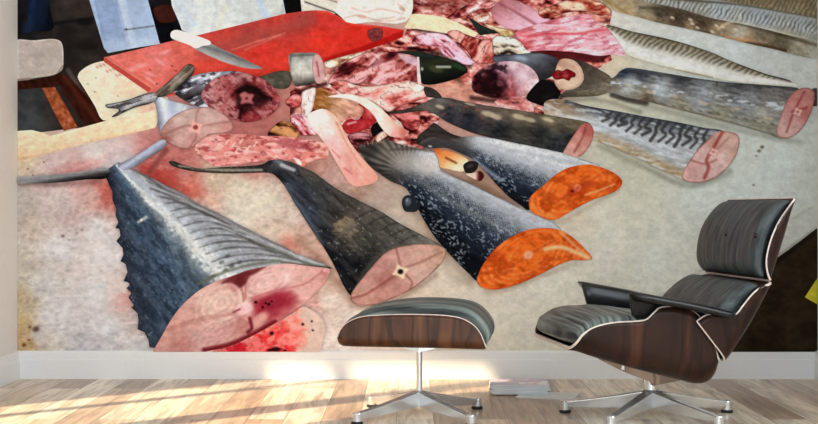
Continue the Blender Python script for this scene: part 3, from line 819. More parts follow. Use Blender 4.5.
# ---- boards and table lip
def p_lip(p):
    p.grad((60,120),(66,160),[(0,(230,210,178)),(.5,(226,202,164)),(.8,(212,176,136)),(1,(222,192,176))]).noise(10,4,-18,14,11).noise(3,2,0,9,12).blob(118,138,20,3,-16,(232,160,90),.5,.8)
item('printed_table_lip', 'cream lip of the table along the ice', [(17,131),(32,130),(44,133),(50,136),(80,128),(120,117),(158,106),(160,118),(155,128),(120,136),(80,145),(50,153),(17,162)], p_lip, mural, smooth=False)
def p_cream(p):
    p.idw([(85,75,(228,214,186)),(110,70,(230,212,190)),(100,95,(232,218,188)),(140,90,(230,200,170)),(125,110,(228,212,180)),(150,100,(226,180,155))]).noise(7,5,0,10,13).noise(2.4,2,0,8,14)
    p.edge(1.6,(240,228,202),.6)
    for i in range(16): p.blob(96+i*1.6, 64+i*.7+3*math.sin(i*2.1), 2.2, 1.3, 30, (186,132,112) if i % 2 else (226,196,176), .7)
    for x, y in ((88,84),(96,78),(95,92),(118,96)): p.blob(x, y, 1, .8, 0, (150,110,85), .7)
item('printed_cream_board', 'cream board lying under the red one', [(80,72),(90,65),(104,61),(116,62),(140,80),(168,98),(165,106),(150,112),(120,118),(103,120),(95,106),(84,88),(78,78)], p_cream, mural)
def p_red(p):
    p.idw([(110,58,(216,112,104)),(140,75,(222,110,98)),(160,60,(220,118,112)),(185,50,(212,98,88)),(200,75,(216,70,55)),(230,60,(212,62,52)),(215,40,(200,70,62)),(250,30,(178,66,60)),(290,30,(196,58,50)),(260,50,(214,58,46)),(320,40,(222,52,38)),(360,35,(216,46,34)),(330,20,(206,56,48)),(300,20,(180,64,60)),(395,33,(214,50,40)),(240,72,(216,60,48)),(285,65,(218,58,44))])
    p.noise(10,6,-16,9,15).noise(3,2,-16,7,16)
    p.patch(12,5,-16,(232,160,162),.6,.08,.55,seed=31) if False else None
    for cx, cy, rx, ry, an in ((140,66,8,2.5,-10),(150,74,7,2,20),(132,70,5,2,0),(165,52,6,2,-20),(160,62,5,2,30),(150,80,9,1.6,35)): p.blob(cx, cy, rx, ry, an, (236,176,180), .5, .9)
    p.line([(205,52),(240,42),(280,30),(310,20)], 9, (150,72,68), .55, 8).line([(232,50),(262,40),(280,35)], 1, (214,140,130), .5, 1).line([(245,50),(285,33)], 1, (214,140,130), .4, 1)
    for x, y in ((150,70),(172,66),(176,71),(157,84),(300,17)): p.blob(x, y, 1.3, .9, 0, (110,40,36), .8)
    p.poly([(104,58),(108,57),(152,88),(149,92),(136,86),(104,62)], (184,66,56), .85, .8, False).line([(107,58),(152,88)], 1.1, (236,150,140), .6, .8, False)
    p.poly([(404,31),(402,38),(360,54),(325,64),(325,58),(360,47),(402,31)], (176,22,20), .9, 1, False)
    p.poly([(325,58),(325,64),(258,77),(200,90),(165,95),(165,91),(200,86),(258,73)], (190,40,34), .35, 2, False)
    p.line([(318,11),(333,13),(349,23),(380,27)], 1.4, (240,120,100), .4, 1)
rb = item('printed_cutting_board', 'red plastic cutting board', [(104,57.5),(140,49),(176,40),(199,35),(240,25),(284,14),(305,11),(317,10.3),(328,11),(336,15),(349,23),(380,26),(404,30),(403,37),(380,47),(360,54),(325,64),(290,72),(258,78),(200,92),(165,97),(149,93),(126,77),(104,62)], p_red, mural, smooth=False)
kn = item('printed_knife', 'knife with a broad steel blade on the red board', [(193,47.5),(200,44),(209,43),(222,49),(238,56),(252,63),(263,68.6),(250,68.8),(236,66),(222,61.5),(205,54)],
     lambda p: p.grad((220,45),(214,62),[(0,(176,176,172)),(.35,(110,112,114)),(.6,(150,148,146)),(1,(196,180,176))]).noise(14,2,26,16,18).edge(.8,(90,80,80),.4), mural)
item('knife_handle', 'white knife handle', [(170.5,35),(172,31.5),(176,30),(182,31),(196,35.5),(208,40),(211,42.5),(210,45),(203,46),(196,48.5),(190,45.5),(178,41),(172,38.5)],
     lambda p: p.base((240,240,240)).grad((190,33),(185,46),[(0,(246,246,246)),(.6,(236,236,236)),(1,(196,186,190))]), kn)
def p_wrap(p):
    p.base((224,218,208)).noise(9,5,10,16,20).noise(3,2,30,9,22)
    for l in ([(345,18),(360,15),(375,20),(395,17)],[(352,8),(366,12),(380,9),(400,13)],[(375,22),(392,21),(405,18)],[(398,4),(404,9),(402,14)]): p.line(l, 1.1, (200,150,130), .6, 1)
    p.blob(362,17,5,1.6,10,(206,130,110),.6).blob(402,9,4,2,30,(150,110,80),.5).edge(1.6,(190,176,160),.5)
item('printed_wrapping', 'crumpled white wrapping on the corner of the red board', [(336,-50),(412,-50),(413,0),(414.5,8),(411,16),(406,22),(396,24),(384,23),(370,22),(355,24),(346,22),(341,17),(335,12),(338,0)], p_wrap, mural, smooth=False)

# ---- heap of trimmings
def p_heap(p):
    x, y = p.x, p.y
    wv = 7*(fbm(x/16, y/12, 40, 2)-.5)
    n = .7*fbm((x+wv)/13+y/26, (y+wv)/4.6-x/34, 41, 3) + .3*fbm(x/3.4, y/2.3, 47, 2)
    T = [0, .26, .35, .43, .53, .64, .75, 1]
    C = [(26,12,14),(36,14,16),(96,30,32),(168,70,66),(208,118,108),(232,168,156),(244,214,204),(250,230,222)]
    p.c = np.stack([np.interp(n, T, [c[k] for c in C]) for k in range(3)], 1)
    rd = 1-2*np.abs(fbm(x/15+y/20, y/6-x/40, 52, 2)-.5); p.mix((50,14,16), .5*sstep(.95,.99,rd))
    p.blob(450,90,40,13,10,(206,146,122),.8,.5).blob(500,102,30,7,5,(214,160,146),.6)
    p.blob(340,65,40,9,-25,(222,200,176),.35).blob(590,20,30,10,0,(212,150,120),.35).blob(300,110,12,18,0,(196,120,112),.4)
    p.blob(440,4,50,8,0,(90,40,40),.4,.8).noise(3,2,0,14,51)
    for q in ([(330,100),(372,92),(424,92)],[(292,112),(300,92),(326,84)],[(330,150),(360,150),(392,142)],[(410,50),(440,54),(470,66)],[(492,60),(520,52),(560,60)],[(472,98),(510,102),(540,98)],[(412,28),(440,34),(470,38)]): p.line(q, 3, (34,14,16), .7, 3)
item('printed_trimmings', 'heap of pink and dark red meat trimmings around the printed pieces', [(290,92),(312,75),(330,60),(362,52),(402,38),(408,28),(413,8),(413,-50),(600,-50),(604,0),(612,14),(606,40),(612,60),(580,80),(550,104),(545,120),(480,116),(440,118),(424,150),(385,158),(345,150),(318,135),(290,130)], p_heap, mural, smooth=False, kind='stuff')

def meat(base, hi, lo, ang=0, seed=0, sx=8, sy=2.6, amp=30):
    dark = tuple(v*.42 for v in lo); top = tuple(min(255, v+14) for v in hi)
    def f(p):
        t = math.radians(ang); u = p.x*math.cos(t)+p.y*math.sin(t); v = -p.x*math.sin(t)+p.y*math.cos(t)
        v = v + 5*(fbm(u/12, v/9, seed+40, 2)-.5)
        n = .84*fbm(u/(sx*2), v/(sy*1.7), seed, 3) + .16*fbm(p.x/3, p.y/2.2, seed+5, 2)
        T = [0, .24, .36, .47, .6, .72, 1]; C = [dark, dark, lo, base, hi, top, top]
        p.c = np.stack([np.interp(n, T, [q[k] for q in C]) for k in range(3)], 1)
        rd = 1-2*np.abs(fbm(u/(sx*1.8), v/(sy*1.6), seed+11, 2)-.5); p.mix(dark, .5*sstep(.95, .99, rd))
        p.edge(1.6, dark, .7)
    return f
item('printed_meat_scrap', 'pale ribbon of flesh between red board and green fish head', [(325,62),(345,56),(362,52),(360,57),(345,64),(330,68),(325,66)], meat((226,208,182),(240,226,206),(190,130,100),-20,1), mural)
item('printed_cream_slab', 'pale cream slab at the back of the heap', [(409,20),(411,14.5),(425,14.5),(442,17),(456,22),(468,28),(478,34),(470,38),(458,36),(449,34),(430,31),(416,29),(405,28)],
     lambda p: p.base((228,208,168)).noise(14,5,12,9,55).edge(1.4,(200,170,130),.5).line([(415,20),(460,30)],3,(236,218,184),.5,3), mural)
item('printed_meat_scrap', 'long pink strip of flesh beside the cream slab', [(447,17.5),(456,11),(466,5.5),(476,1.5),(486,0),(496,2),(500,6),(490,9),(478,10),(468,15),(458,18.5),(450,19.5)], meat((222,150,146),(240,196,190),(160,58,60),-30,2), mural)
item('printed_meat_scrap', 'small pale scrap beside the black fin', [(472,17),(480,14),(488,13),(490,18),(484,22),(476,22)], meat((230,190,170),(244,220,206),(190,100,80),-20,3), mural)
item('printed_black_fin', 'pointed dark green fin in the heap', [(468,17),(472,19),(482,25.5),(492,29.5),(501,33.5),(490,34),(480,35.5),(476,30)], lambda p: p.base((44,50,46)).noise(8,2,30,12,4).edge(1,(20,24,22),.6), mural, smooth=False)
item('printed_meat_scrap', 'yellowish strip of flesh under the black fin', [(484,24),(496,27),(512,31),(514,38),(500,36),(498,33)], meat((192,160,100),(224,196,150),(140,100,60),15,4), mural)
def p_rib(p):
    p.grad((500,5),(512,30),[(0,(178,112,118)),(.45,(196,132,142)),(1,(222,170,186))]).noise(12,3,28,16,33)
    for i in range(7):
        x, y = 507+i*4.4, 8+i*2.9; p.line([(x,y),(x+3.4,y+3.2)], 1.4, (236,190,196), .8, .8, False)
    p.line([(500,4),(518,14),(536,25)], 2, (140,60,72), .6, 2).edge(1.2,(150,80,90),.5)
item('printed_rib_fillet', 'pink fillet with a row of pale rib marks', [(491,12),(495,5),(502,0),(514,0),(528,6),(545,16),(552,26),(543,28),(534,27),(524,30),(512,29.5),(500,25),(494,19)], p_rib, mural)
item('printed_meat_scrap', 'orange and red scrap at the top beside the big pink fillet', [(556,4),(575,-2),(600,2),(612,12),(600,16),(584,11),(566,13),(545,19),(538,12)], meat((206,140,112),(232,190,160),(170,56,44),10,6), mural)
item('printed_meat_scrap', 'creased pink fold of flesh behind the green fish head', [(415,37),(425,33),(440,33),(450,38),(460,47),(470,57),(476,63),(466,65),(456,61),(444,56),(438,48),(424,45),(412,44)],
     lambda p: (meat((214,140,150),(240,190,206),(150,50,64),35,7,9,2.4)(p), p.line([(446,44),(458,56),(470,63)],3,(236,186,206),.8,1.5), p.line([(447,48),(454,56)],1.4,(120,30,50),.7,1)), mural)
item('printed_meat_scrap', 'upright coral red fold of flesh beside the dark cut head', [(447,33),(456,30),(465,34),(480,39),(492,41),(494,52),(494,62),(482,64),(474,62),(466,50),(458,42)], meat((208,112,100),(230,160,146),(156,48,44),-55,8,8,2.2), mural)
item('printed_meat_scrap', 'tan and white scraps under the big pink fillet', [(493,38),(505,36),(520,40),(528,46),(530,54),(515,56),(502,57),(494,56)], meat((196,176,150),(232,224,206),(60,44,44),5,9,14,2.6), mural)
def p_gut(p):
    meat((176,82,78),(226,160,158),(96,28,34),-28,10,9,2.6)(p)
    p.poly([(398,54),(408,56),(417,58),(418,66),(405,62)], (206,176,190), .8, 1.5).line([(372,66),(384,60),(396,58)], 3, (120,40,50), .5, 2)
item('printed_meat_scrap', 'torn dark red flesh left of the green fish head', [(340,66),(352,58),(366,53),(380,52),(395,52),(408,54),(418,57),(419,72),(417,82),(402,84),(386,88),(370,84),(350,84),(336,86),(328,82)], p_gut, mural)
item('printed_meat_scrap', 'salmon pink scraps below the torn dark red flesh', [(330,84),(345,80),(356,85),(370,86),(388,84),(404,80),(420,84),(432,90),(428,96),(420,100),(408,104),(396,108),(388,112),(376,104),(362,98),(345,95)], meat((222,140,130),(240,190,178),(190,80,74),-12,12,10,2.8), mural)
item('printed_meat_scrap', 'white knob of gristle below the green fish head', [(413,87),(418,84),(422,86),(421,91),(414,92)], lambda p: p.base((238,222,204)).edge(1,(200,150,130),.5), mural)
item('printed_meat_scrap', 'smooth salmon flesh strip between the cut head and the dark tail', [(494,102),(504,97),(516,96),(526,98),(534,105),(532,114),(518,112),(500,108)], meat((218,140,134),(236,180,172),(190,100,96),10,13), mural)
gh = item('printed_fish_head', 'glossy dark green pointed fish head', [(418,55),(430,55),(444,57),(456,61.5),(464,65),(467.5,69),(466.5,73),(458,78),(446,82),(434,84.5),(424,84.5),(419.5,80),(418,70)],
     lambda p: p.grad((430,54),(436,86),[(0,(30,36,28)),(.3,(46,52,36)),(.6,(30,36,26)),(1,(12,14,14))]).blob(436,69,8,4,10,(84,84,56),.6).line([(437,67),(450,67)],1.6,(190,196,176),.8,1.2,False).blob(422,69,1.3,2,0,(190,200,190),.8).line([(454,65),(464,69)],3,(50,84,52),.6,2).edge(1.4,(14,16,14),.7), mural)
item('cut_edge', 'pale cut rim of the head', [(417.2,56),(419,57),(420,72),(421,83),(419,85),(417.4,80),(416.8,66)], lambda p: p.base((216,190,190)), gh)
item('printed_dark_skin', 'narrow strip of dark skin leading to the green fish head', [(396,52),(410,51),(426,53),(436,56),(424,58),(410,55)], lambda p: p.base((40,48,44)).noise(6,2,5,12,5), mural)
item('printed_dark_skin', 'dark skin flap under the green fish head', [(424,87),(432,88),(440,94),(442,99),(434,98),(426,96)], lambda p: p.base((56,52,50)).noise(4,2,5,14,6), mural)

# big pink fillet
def p_fil(p):
    p.idw([(520,38,(214,110,120)),(545,28,(200,104,122)),(570,22,(218,134,150)),(586,18,(224,150,160)),(600,28,(214,140,150)),(540,45,(236,176,182)),(580,42,(238,186,194)),(612,45,(232,164,176)),(600,52,(226,160,168)),(525,48,(206,90,96)),(560,32,(222,130,140))])
    p.noise(16,2.6,-8,30,34).noise(5,2,-6,14,35).patch(14,2.2,-4,(250,222,226),.58,.09,.65,57).patch(9,2,-14,(176,50,74),.63,.07,.5,58).line([(528,37),(550,34),(575,34),(594,31),(608,30)], 2, (214,76,86), .8, 1.5).line([(560,31),(582,31),(600,27)], 1.2, (240,180,170), .6, 1)
    p.line([(514,36),(520,44),(526,50)], 3, (150,30,44), .6, 2).edge(1.3, (206,120,130), .5)
item('printed_shadow_gap', 'dark red gap below the big pink fillet', [(524,46),(560,50),(610,54),(600,60),(575,62),(552,58),(535,52)], lambda p: p.base((92,28,32)).noise(8,2,5,14,7), mural)
item('printed_fillet', 'big pink fish fillet with a red line along its middle', [(513,36),(520,30),(532,26),(545,22),(562,18),(587,14),(594,20),(602,26),(609,29.5),(615,38),(624,50),(624,56),(612,55),(598,56),(586,54),(571,52),(547,50.5),(528,51),(522,44)], p_fil, mural)
# grey body with round cut face
gb = item('printed_fish_piece', 'dark grey fish piece below the big pink fillet, its round end facing left', [(492,58),(504,55),(520,54),(534,53),(548,55),(558,60),(562,66),(556,74),(545,80),(538,84),(524,80),(500,66)],
     lambda p: p.grad((520,52),(534,82),[(0,(86,92,104)),(.3,(112,118,128)),(.6,(74,76,84)),(1,(50,46,48))]).noise(8,4,15,16,36).blob(520,58,7,2.4,10,(170,186,206),.7,.8).edge(1.4,(36,34,40),.7), mural)
def p_head(p):
    p.idw([(477,82,(120,22,30)),(483,70,(190,110,112)),(480,90,(60,12,18)),(488,92,(44,10,16)),(486,80,(50,12,18)),(494,76,(36,10,20)),(498,90,(40,10,16)),(503,84,(60,20,30)),(500,68,(200,150,166)),(512,66,(222,184,192)),(525,74,(220,180,188)),(532,86,(226,184,188)),(520,92,(214,150,150)),(510,82,(190,90,96)),(512,94,(180,60,66)),(498,95,(80,16,24)),(505,74,(170,90,110))])
    p.noise(5,4,30,30,37).noise(2.4,2,0,22,38).blob(500,84,4.5,4.2,0,(130,70,84),.7,.8)
    p.mix((24,8,14), .75*sstep(.48,.6,fbm(p.x/5,p.y/4,39,3))*(1-sstep(500,508,p.x+.3*(p.y-80))))
    p.mix((236,206,214), .5*sstep(.5,.65,fbm(p.x/7,p.y/5,53,2))*sstep(506,514,p.x)*(1-sstep(86,94,p.y)))
    p.blob(520,78,9,7,20,(230,196,206),.5,.8).edge(1.6,(196,120,120),.5).line([(474,74),(484,66),(494,62)],2,(206,130,130),.6,1.5)
    p.poly([(482,78),(490,70),(496,72),(494,92),(484,92)], (48,12,18), .45, 3)
item('cut_face', 'round cut end, dark red on its left and pinkish white on its right', [(471.5,86),(473,77),(479,70),(488,64.5),(500,62),(514,61.5),(526,65),(534,71),(538.5,79),(538,87),(533,93),(524,96),(512,97),(500,99),(488,97.5),(478,94),(473,91)], p_head, gb)
item('printed_dark_gap', 'black gap below the dark grey fish piece', [(534,86),(542,80),(552,82),(560,92),(562,104),(552,108),(536,104),(526,98)], lambda p: p.base((24,20,20)).blob(547,98,6,5,0,(40,32,26),.6), mural)
def p_skate(p):
    p.idw([(575,62,(60,50,44)),(590,72,(84,72,62)),(605,78,(100,88,74)),(585,85,(86,78,68)),(600,90,(120,112,98)),(570,100,(110,104,92)),(560,104,(90,82,70))]).noise(8,3,30,12,40).noise(2.5,2,0,9,42).edge(1.2,(50,40,34),.5)
item('printed_flat_fin', 'broad brown fin below the big pink fillet', [(573,59),(584,62),(598,69),(611,78),(604,86),(596,91),(580,94),(566,97),(558,98),(566,90),(578,86),(584,78),(580,67)], p_skate, mural)
sk = item('printed_skin_flap', 'cream flap with a dark red spot in its middle', [(560,60),(568,59),(576,62),(582,70),(583,80),(578,87),(568,90),(558,88),(554,80),(556,68)], lambda p: p.base((206,168,142)).noise(6,4,0,14,43).blob(572,84,10,6,-20,(226,196,168),.7,.8).blob(562,64,8,4,10,(170,120,96),.6,.8).edge(3,(150,116,90),.5), mural)
item('blood_spot', 'dark red spot on the flap', [(552,74),(557,70),(562,71),(567,69),(575,73),(575,77),(571,78),(569,81),(563,79),(557,80),(553,78)], lambda p: p.base((128,22,28)).noise(4,2.4,0,40,44).blob(565,76,4,1.8,0,(206,90,90),.7,.8).edge(2.4,(110,30,30),.8), sk)

# front trimmings
item('printed_organ', 'ochre membrane in the middle of the heap', [(314,92),(322,88),(332,94),(345,98),(358,100),(368,105),(372,114),(362,120),(350,116),(340,124),(326,124),(316,112)], lambda p: p.grad((316,95),(366,115),[(0,(150,94,40)),(.3,(160,110,70)),(.55,(206,156,130)),(1,(190,124,110))]).noise(7,3,20,50,44).noise(2.4,2,0,12,45), mural)
item('printed_liver', 'glossy dark red lump right of the pink strip', [(343,124),(350,119),(358,120),(364,110),(358,104),(366,103),(374,108),(378,116),(374,124),(364,130),(352,134),(346,133)], lambda p: p.base((176,44,50)).noise(5,3,20,30,46).blob(370,113,4,5,30,(214,110,110),.7,.8).line([(348,124),(356,122)],1.4,(232,170,170),.8,1).line([(360,112),(362,119)],1.2,(70,10,20),.8,1).edge(1.3,(110,16,26),.6), mural)
item('printed_meat_scrap', 'dull red lump under the glossy dark red one', [(348,136),(358,132),(368,133),(374,139),(366,145),(354,146)], meat((160,84,90),(196,130,136),(90,30,36),10,14), mural)
item('printed_dark_gap', 'black gap under the white curved strip', [(371,128),(378,122),(384,128),(388,136),(384,141),(374,138)], lambda p: p.base((26,18,18)), mural)
item('printed_meat_scrap', 'narrow pale scrap above the salmon tail fin', [(371,141),(378,134),(384,131),(388,135),(382,140),(374,144)], meat((222,170,150),(240,200,180),(170,90,70),-40,15), mural)
item('printed_meat_scrap', 'red flesh right of the white curved strip', [(392,112),(404,106),(416,108),(420,118),(418,130),(408,134),(402,124),(396,118)], meat((176,66,66),(214,120,116),(100,26,30),20,16), mural)
item('printed_meat_scrap', 'small upright pale piece left of the ochre membrane', [(302,93),(309,89),(316,88),(315,98),(312,110),(308,117),(302,114),(301,104)], meat((230,184,176),(244,210,204),(200,140,130),80,17), mural)
item('printed_meat_scrap', 'bright pink piece left of the small upright pale one', [(287,99),(296,94),(302,98),(300,106),(292,108),(286,104)], meat((214,110,108),(232,150,146),(170,60,60),0,18), mural)
item('printed_meat_scrap', 'mauve and red piece at the top end of the pink board strip', [(291,118),(300,114),(308,118),(314,126),(318,134),(308,136),(300,135),(294,128)], meat((206,120,126),(238,190,196),(150,30,50),40,19), mural)
item('printed_meat_scrap', 'ochre brown scrap above the pink belly strip', [(272,128),(282,121),(292,124),(300,134),(296,139),(282,138),(268,136)], meat((150,90,52),(190,130,80),(90,50,34),20,20), mural)
def p_belly(p):
    p.idw([(200,150,(206,140,132)),(215,138,(222,150,144)),(230,150,(214,128,120)),(245,145,(196,120,112)),(260,150,(212,128,120)),(280,143,(216,132,128)),(300,145,(196,96,98)),(320,150,(206,120,106)),(240,160,(226,150,142)),(280,156,(226,150,142)),(305,160,(220,130,120)),(210,160,(214,128,126))])
    p.patch(8,3,5,(240,200,190),.6,.08,.6,61).patch(7,3,0,(150,44,54),.64,.06,.6,66).noise(3,2,0,12,67).edge(1.3,(190,96,90),.5)
    for x, y in ((226,144),(232,147),(240,143),(247,150),(254,146),(236,152)): p.line([(x,y),(x+3,y-4)], 1, (236,206,190), .8, .8, False)
    p.poly([(276,142),(286,138),(304,142),(318,150),(300,150),(284,147)], (150,60,72), .45, 2)
    p.poly([(294,158),(300,160),(302,166),(296,162)], (240,232,220), .8, 1)
item('printed_belly_strip', 'pink belly trimming lying across the middle of the ice', [(195,150),(198,141),(208,136),(216,133),(232,134),(247,134),(260,136),(275,136),(290,137),(304,139),(318,141),(326,144),(329,151),(327,158),(318,159.5),(310,162),(302,167),(292,161),(279,160),(258,162),(236,165),(215,166),(207,161),(200,156)], p_belly, mural)
def p_strip(p):
    p.idw([(316,114,(246,236,226)),(325,118,(244,224,218)),(330,130,(240,210,206)),(335,145,(232,170,166)),(345,160,(228,158,150)),(358,175,(228,150,138)),(370,178,(222,148,128)),(340,126,(226,170,140)),(350,146,(230,178,154)),(365,165,(226,160,138)),(332,114,(232,170,150))])
    p.noise(7,14,-28,12,68).noise(2.6,5,-28,9,69).edge(1.4,(214,150,120),.5).line([(336,122),(348,146),(362,168)],1.2,(206,110,104),.5,1).line([(332,150),(340,158)],1,(190,80,84),.5,1).line([(344,168),(352,174)],1,(190,80,84),.5,1)
item('printed_flesh_board', 'wide pale pink strip of flesh lying on the heap', [(307.5,119),(309,114),(316,110.5),(323,109),(331,112),(339,120),(345,133),(352,145),(364,160),(374,171),(378,178),(374,183),(365,185.5),(356,186.5),(349,183),(342,172),(335,160),(328,148),(320,137),(312,128)], p_strip, mural)
def p_curl(p):
    p.idw([(332,96,(240,226,222)),(350,96,(238,216,206)),(368,102,(236,214,200)),(380,116,(240,220,208)),(388,130,(240,206,194)),(396,135,(226,150,138)),(404,132,(206,112,100)),(398,122,(226,180,150)),(390,112,(226,190,160))]).noise(8,3,45,9,70).edge(1.2,(206,160,140),.5)
item('printed_flesh_strip', 'curved white strip of flesh at the centre of the heap', [(328,97),(338,94.5),(348,94),(358,96),(368,99.5),(378,106),(388,115),(397,124),(406,130),(409,132),(404,136),(396,137.5),(388,135),(380,126),(374,116),(366,108),(356,102),(344,98.5)], p_curl, mural)
def p_slice(p):
    p.grad((300,54),(302,86),[(0,(120,122,118)),(.25,(176,176,166)),(.6,(196,192,180)),(.85,(110,106,98)),(1,(50,44,42))]).noise(5,9,5,26,71).noise(2,3,0,14,72).line([(291,54),(290,70),(293,84)],1.6,(90,90,86),.6,1).line([(292,56),(314,55)],1.6,(80,84,84),.6,1)
item('printed_dark_tail_piece', 'dark scaly piece behind the short silver slice', [(257,78),(268,74),(280,71),(290,72),(292,80),(288,88),(278,89),(268,86),(260,82)], lambda p: p.base((84,80,70)).noise(5,3,0,24,73).edge(1.2,(50,46,42),.7), mural)
sl = item('printed_fish_slice', 'short silver fish slice on the corner of the red board', [(288.6,57),(291,53.5),(300,53),(312,53),(319,55),(322,66),(321,80),(312,84.5),(296,86),(292.5,80),(290,70)], p_slice, mural)
item('cut_face', 'pink cut end of the slice', [(313,58),(316,54.5),(320,56),(323.5,63),(325.3,71),(324.5,79),(321,83.5),(316.5,83),(313.5,76),(312.3,66)], lambda p: p.base((206,150,146)).noise(3,4,0,16,74).edge(1.3,(150,90,86),.6).line([(317,62),(319,76)],1.4,(170,60,66),.7,1), sl)
item('printed_red_cube', 'small dark red cube of meat on the right end of the red board', [(368,31),(374,28.5),(381,28.5),(383,34),(380,40),(372,41.5),(368.5,37)], lambda p: p.base((130,56,58)).noise(3,2,0,26,75).edge(1.2,(90,20,24),.7), mural)

# ---- fish heap at the top right
def p_fa(p):
    p.idw([(610,8,(176,160,126)),(640,10,(140,130,104)),(630,14,(176,148,110)),(660,14,(80,72,60)),(680,20,(78,66,54)),(700,25,(86,70,58)),(720,28,(150,132,106)),(690,30,(150,124,96)),(650,19,(160,140,110)),(740,33,(176,170,150)),(760,30,(120,112,96)),(745,42,(170,130,90)),(780,40,(96,86,68)),(800,48,(150,144,122)),(815,52,(166,162,146))])
    p.noise(7,3,16,24,76).noise(2.6,1.6,16,18,77).line([(640,8),(670,10),(700,18),(740,24),(818,46)],2.4,(70,62,52),.6,2).line([(604,0),(618,8),(630,16)],2,(150,110,60),.6,1.5)
    for x, y in ((672,18),(690,20),(692,24),(697,28),(712,32),(722,27),(735,30),(716,26)): p.blob(x, y, 2.6, 1.5, 25, (220,200,170), .75)
    p.line([(718,29),(728,23),(740,20)], 2.4, (214,186,146), .7, 1.2); p.line([(745,43),(765,46),(785,51)], 2.2, (70,46,24), .7, 1.5); p.line([(725,37),(745,41)], 1.6, (206,140,90), .6, 1.2)
def p_fb(p):
    p.idw([(640,-10,(130,126,110)),(680,2,(146,146,134)),(720,10,(166,172,174)),(760,16,(158,164,168)),(800,22,(160,164,164)),(815,30,(150,150,140)),(740,22,(176,176,162)),(790,34,(160,156,136)),(700,14,(150,148,128)),(660,5,(160,154,134))])
    yy = 8+(p.x-700)*.18; ph = (p.x+(p.y-yy)*.55)/4.3 + 1.1*fbm(p.x/9, p.y/6, 80, 2)
    k = (.5+.5*np.sin(ph*2*PI))**1.2; p.mix((70,72,72), .72*k*np.exp(-((p.y-yy)/7.5)**2)*np.clip(.3+1.2*fbm(p.x/7,p.y/5,79,2),0,1)); p.mix((206,212,216), .45*(1-k)*np.exp(-((p.y-yy-1)/5)**2)).noise(2,4,-20,12,81).line([(640,4),(700,18),(760,28),(818,44)],2.2,(196,190,164),.6,2).line([(620,-6),(680,0),(740,5),(818,18)],1.6,(74,70,58),.7,1.4)
def p_fc(p):
    p.base((142,130,104)).noise(10,4,14,14,82)
    ph = (p.x+p.y*.5)/4.6 + 1.2*fbm(p.x/9, p.y/6, 83, 2); p.mix((80,70,52), .6*(.5+.5*np.sin(ph*2*PI))).noise(2,3,0,12,84)
item('printed_mackerel', 'uppermost mackerel in the corner heap, brown striped back', [(680,-46),(818,-46),(818,20),(790,14),(750,8),(700,0),(680,-4)], p_fc, mural, smooth=False)
item('printed_mackerel', 'middle mackerel in the corner heap, silver side with fine stripes', [(590,-46),(690,-46),(690,-4),(740,4),(790,13),(818,18),(818,44),(780,35),(740,26),(700,18),(660,9),(620,4),(596,0)], p_fb, mural, smooth=False)
item('printed_mackerel', 'lowest mackerel in the corner heap, dark and torn open', [(596,-6),(620,-2),(650,3),(680,9),(710,18),(750,26),(790,36),(818,43),(818,57.5),(795,55),(776,50),(747,43.5),(707,33.5),(680,27.5),(656,22.5),(633,16),(614,11),(606,6)], p_fa, mural)

# whole mackerel tail lying alone
def p_mk(p):
    yy = np.interp(p.x, [605,640,685,712,743,770,795], [25,34,44,53,66,75,82])
    lo = np.interp(p.x, [605,625,640,665,681,708,743,795], [30,52,60,67.5,71,77,83,86])
    t = (p.y-yy)/np.maximum(lo-yy, 1)
    p.base((216,212,202)); T = [0,.05,.3,.55,.8,1]; C = [(76,68,54),(134,126,104),(170,162,142),(208,205,195),(218,217,210),(206,200,182)]
    p.c = np.stack([np.interp(t, T, [c[k] for c in C]) for k in range(3)], 1)
    ph = (p.x - (p.y-yy)*(-.9))/5.4 + .7*fbm(p.x/9, p.y/6, 85, 2); k = (.5+.5*np.sin(ph*2*PI))**1.4
    p.mix((78,70,56), .85*k*(1-sstep(.32,.62,t+.1*fbm(p.x/6,p.y/6,86)))*sstep(795,760,p.x)).noise(5,3,20,9,87)
    p.line([(620,54),(640,61),(665,68),(690,73),(712,78)],1.3,(150,128,86),.7,1).line([(740,65),(770,75.5),(790,81)],2,(66,62,54),.8,1.2)
item('printed_mackerel', 'striped mackerel tail lying alone on the white table, pointing right', [(606,26),(612,26),(622,29),(633,32),(648,35),(664.5,38.5),(687,44.5),(712,53),(728,60),(743,66),(768,74.8),(788,80),(797,86.5),(790,86.5),(765,85),(740,82.5),(708,77.5),(681,71.5),(660,66),(640,60),(626,54),(617,40)], p_mk, mural)

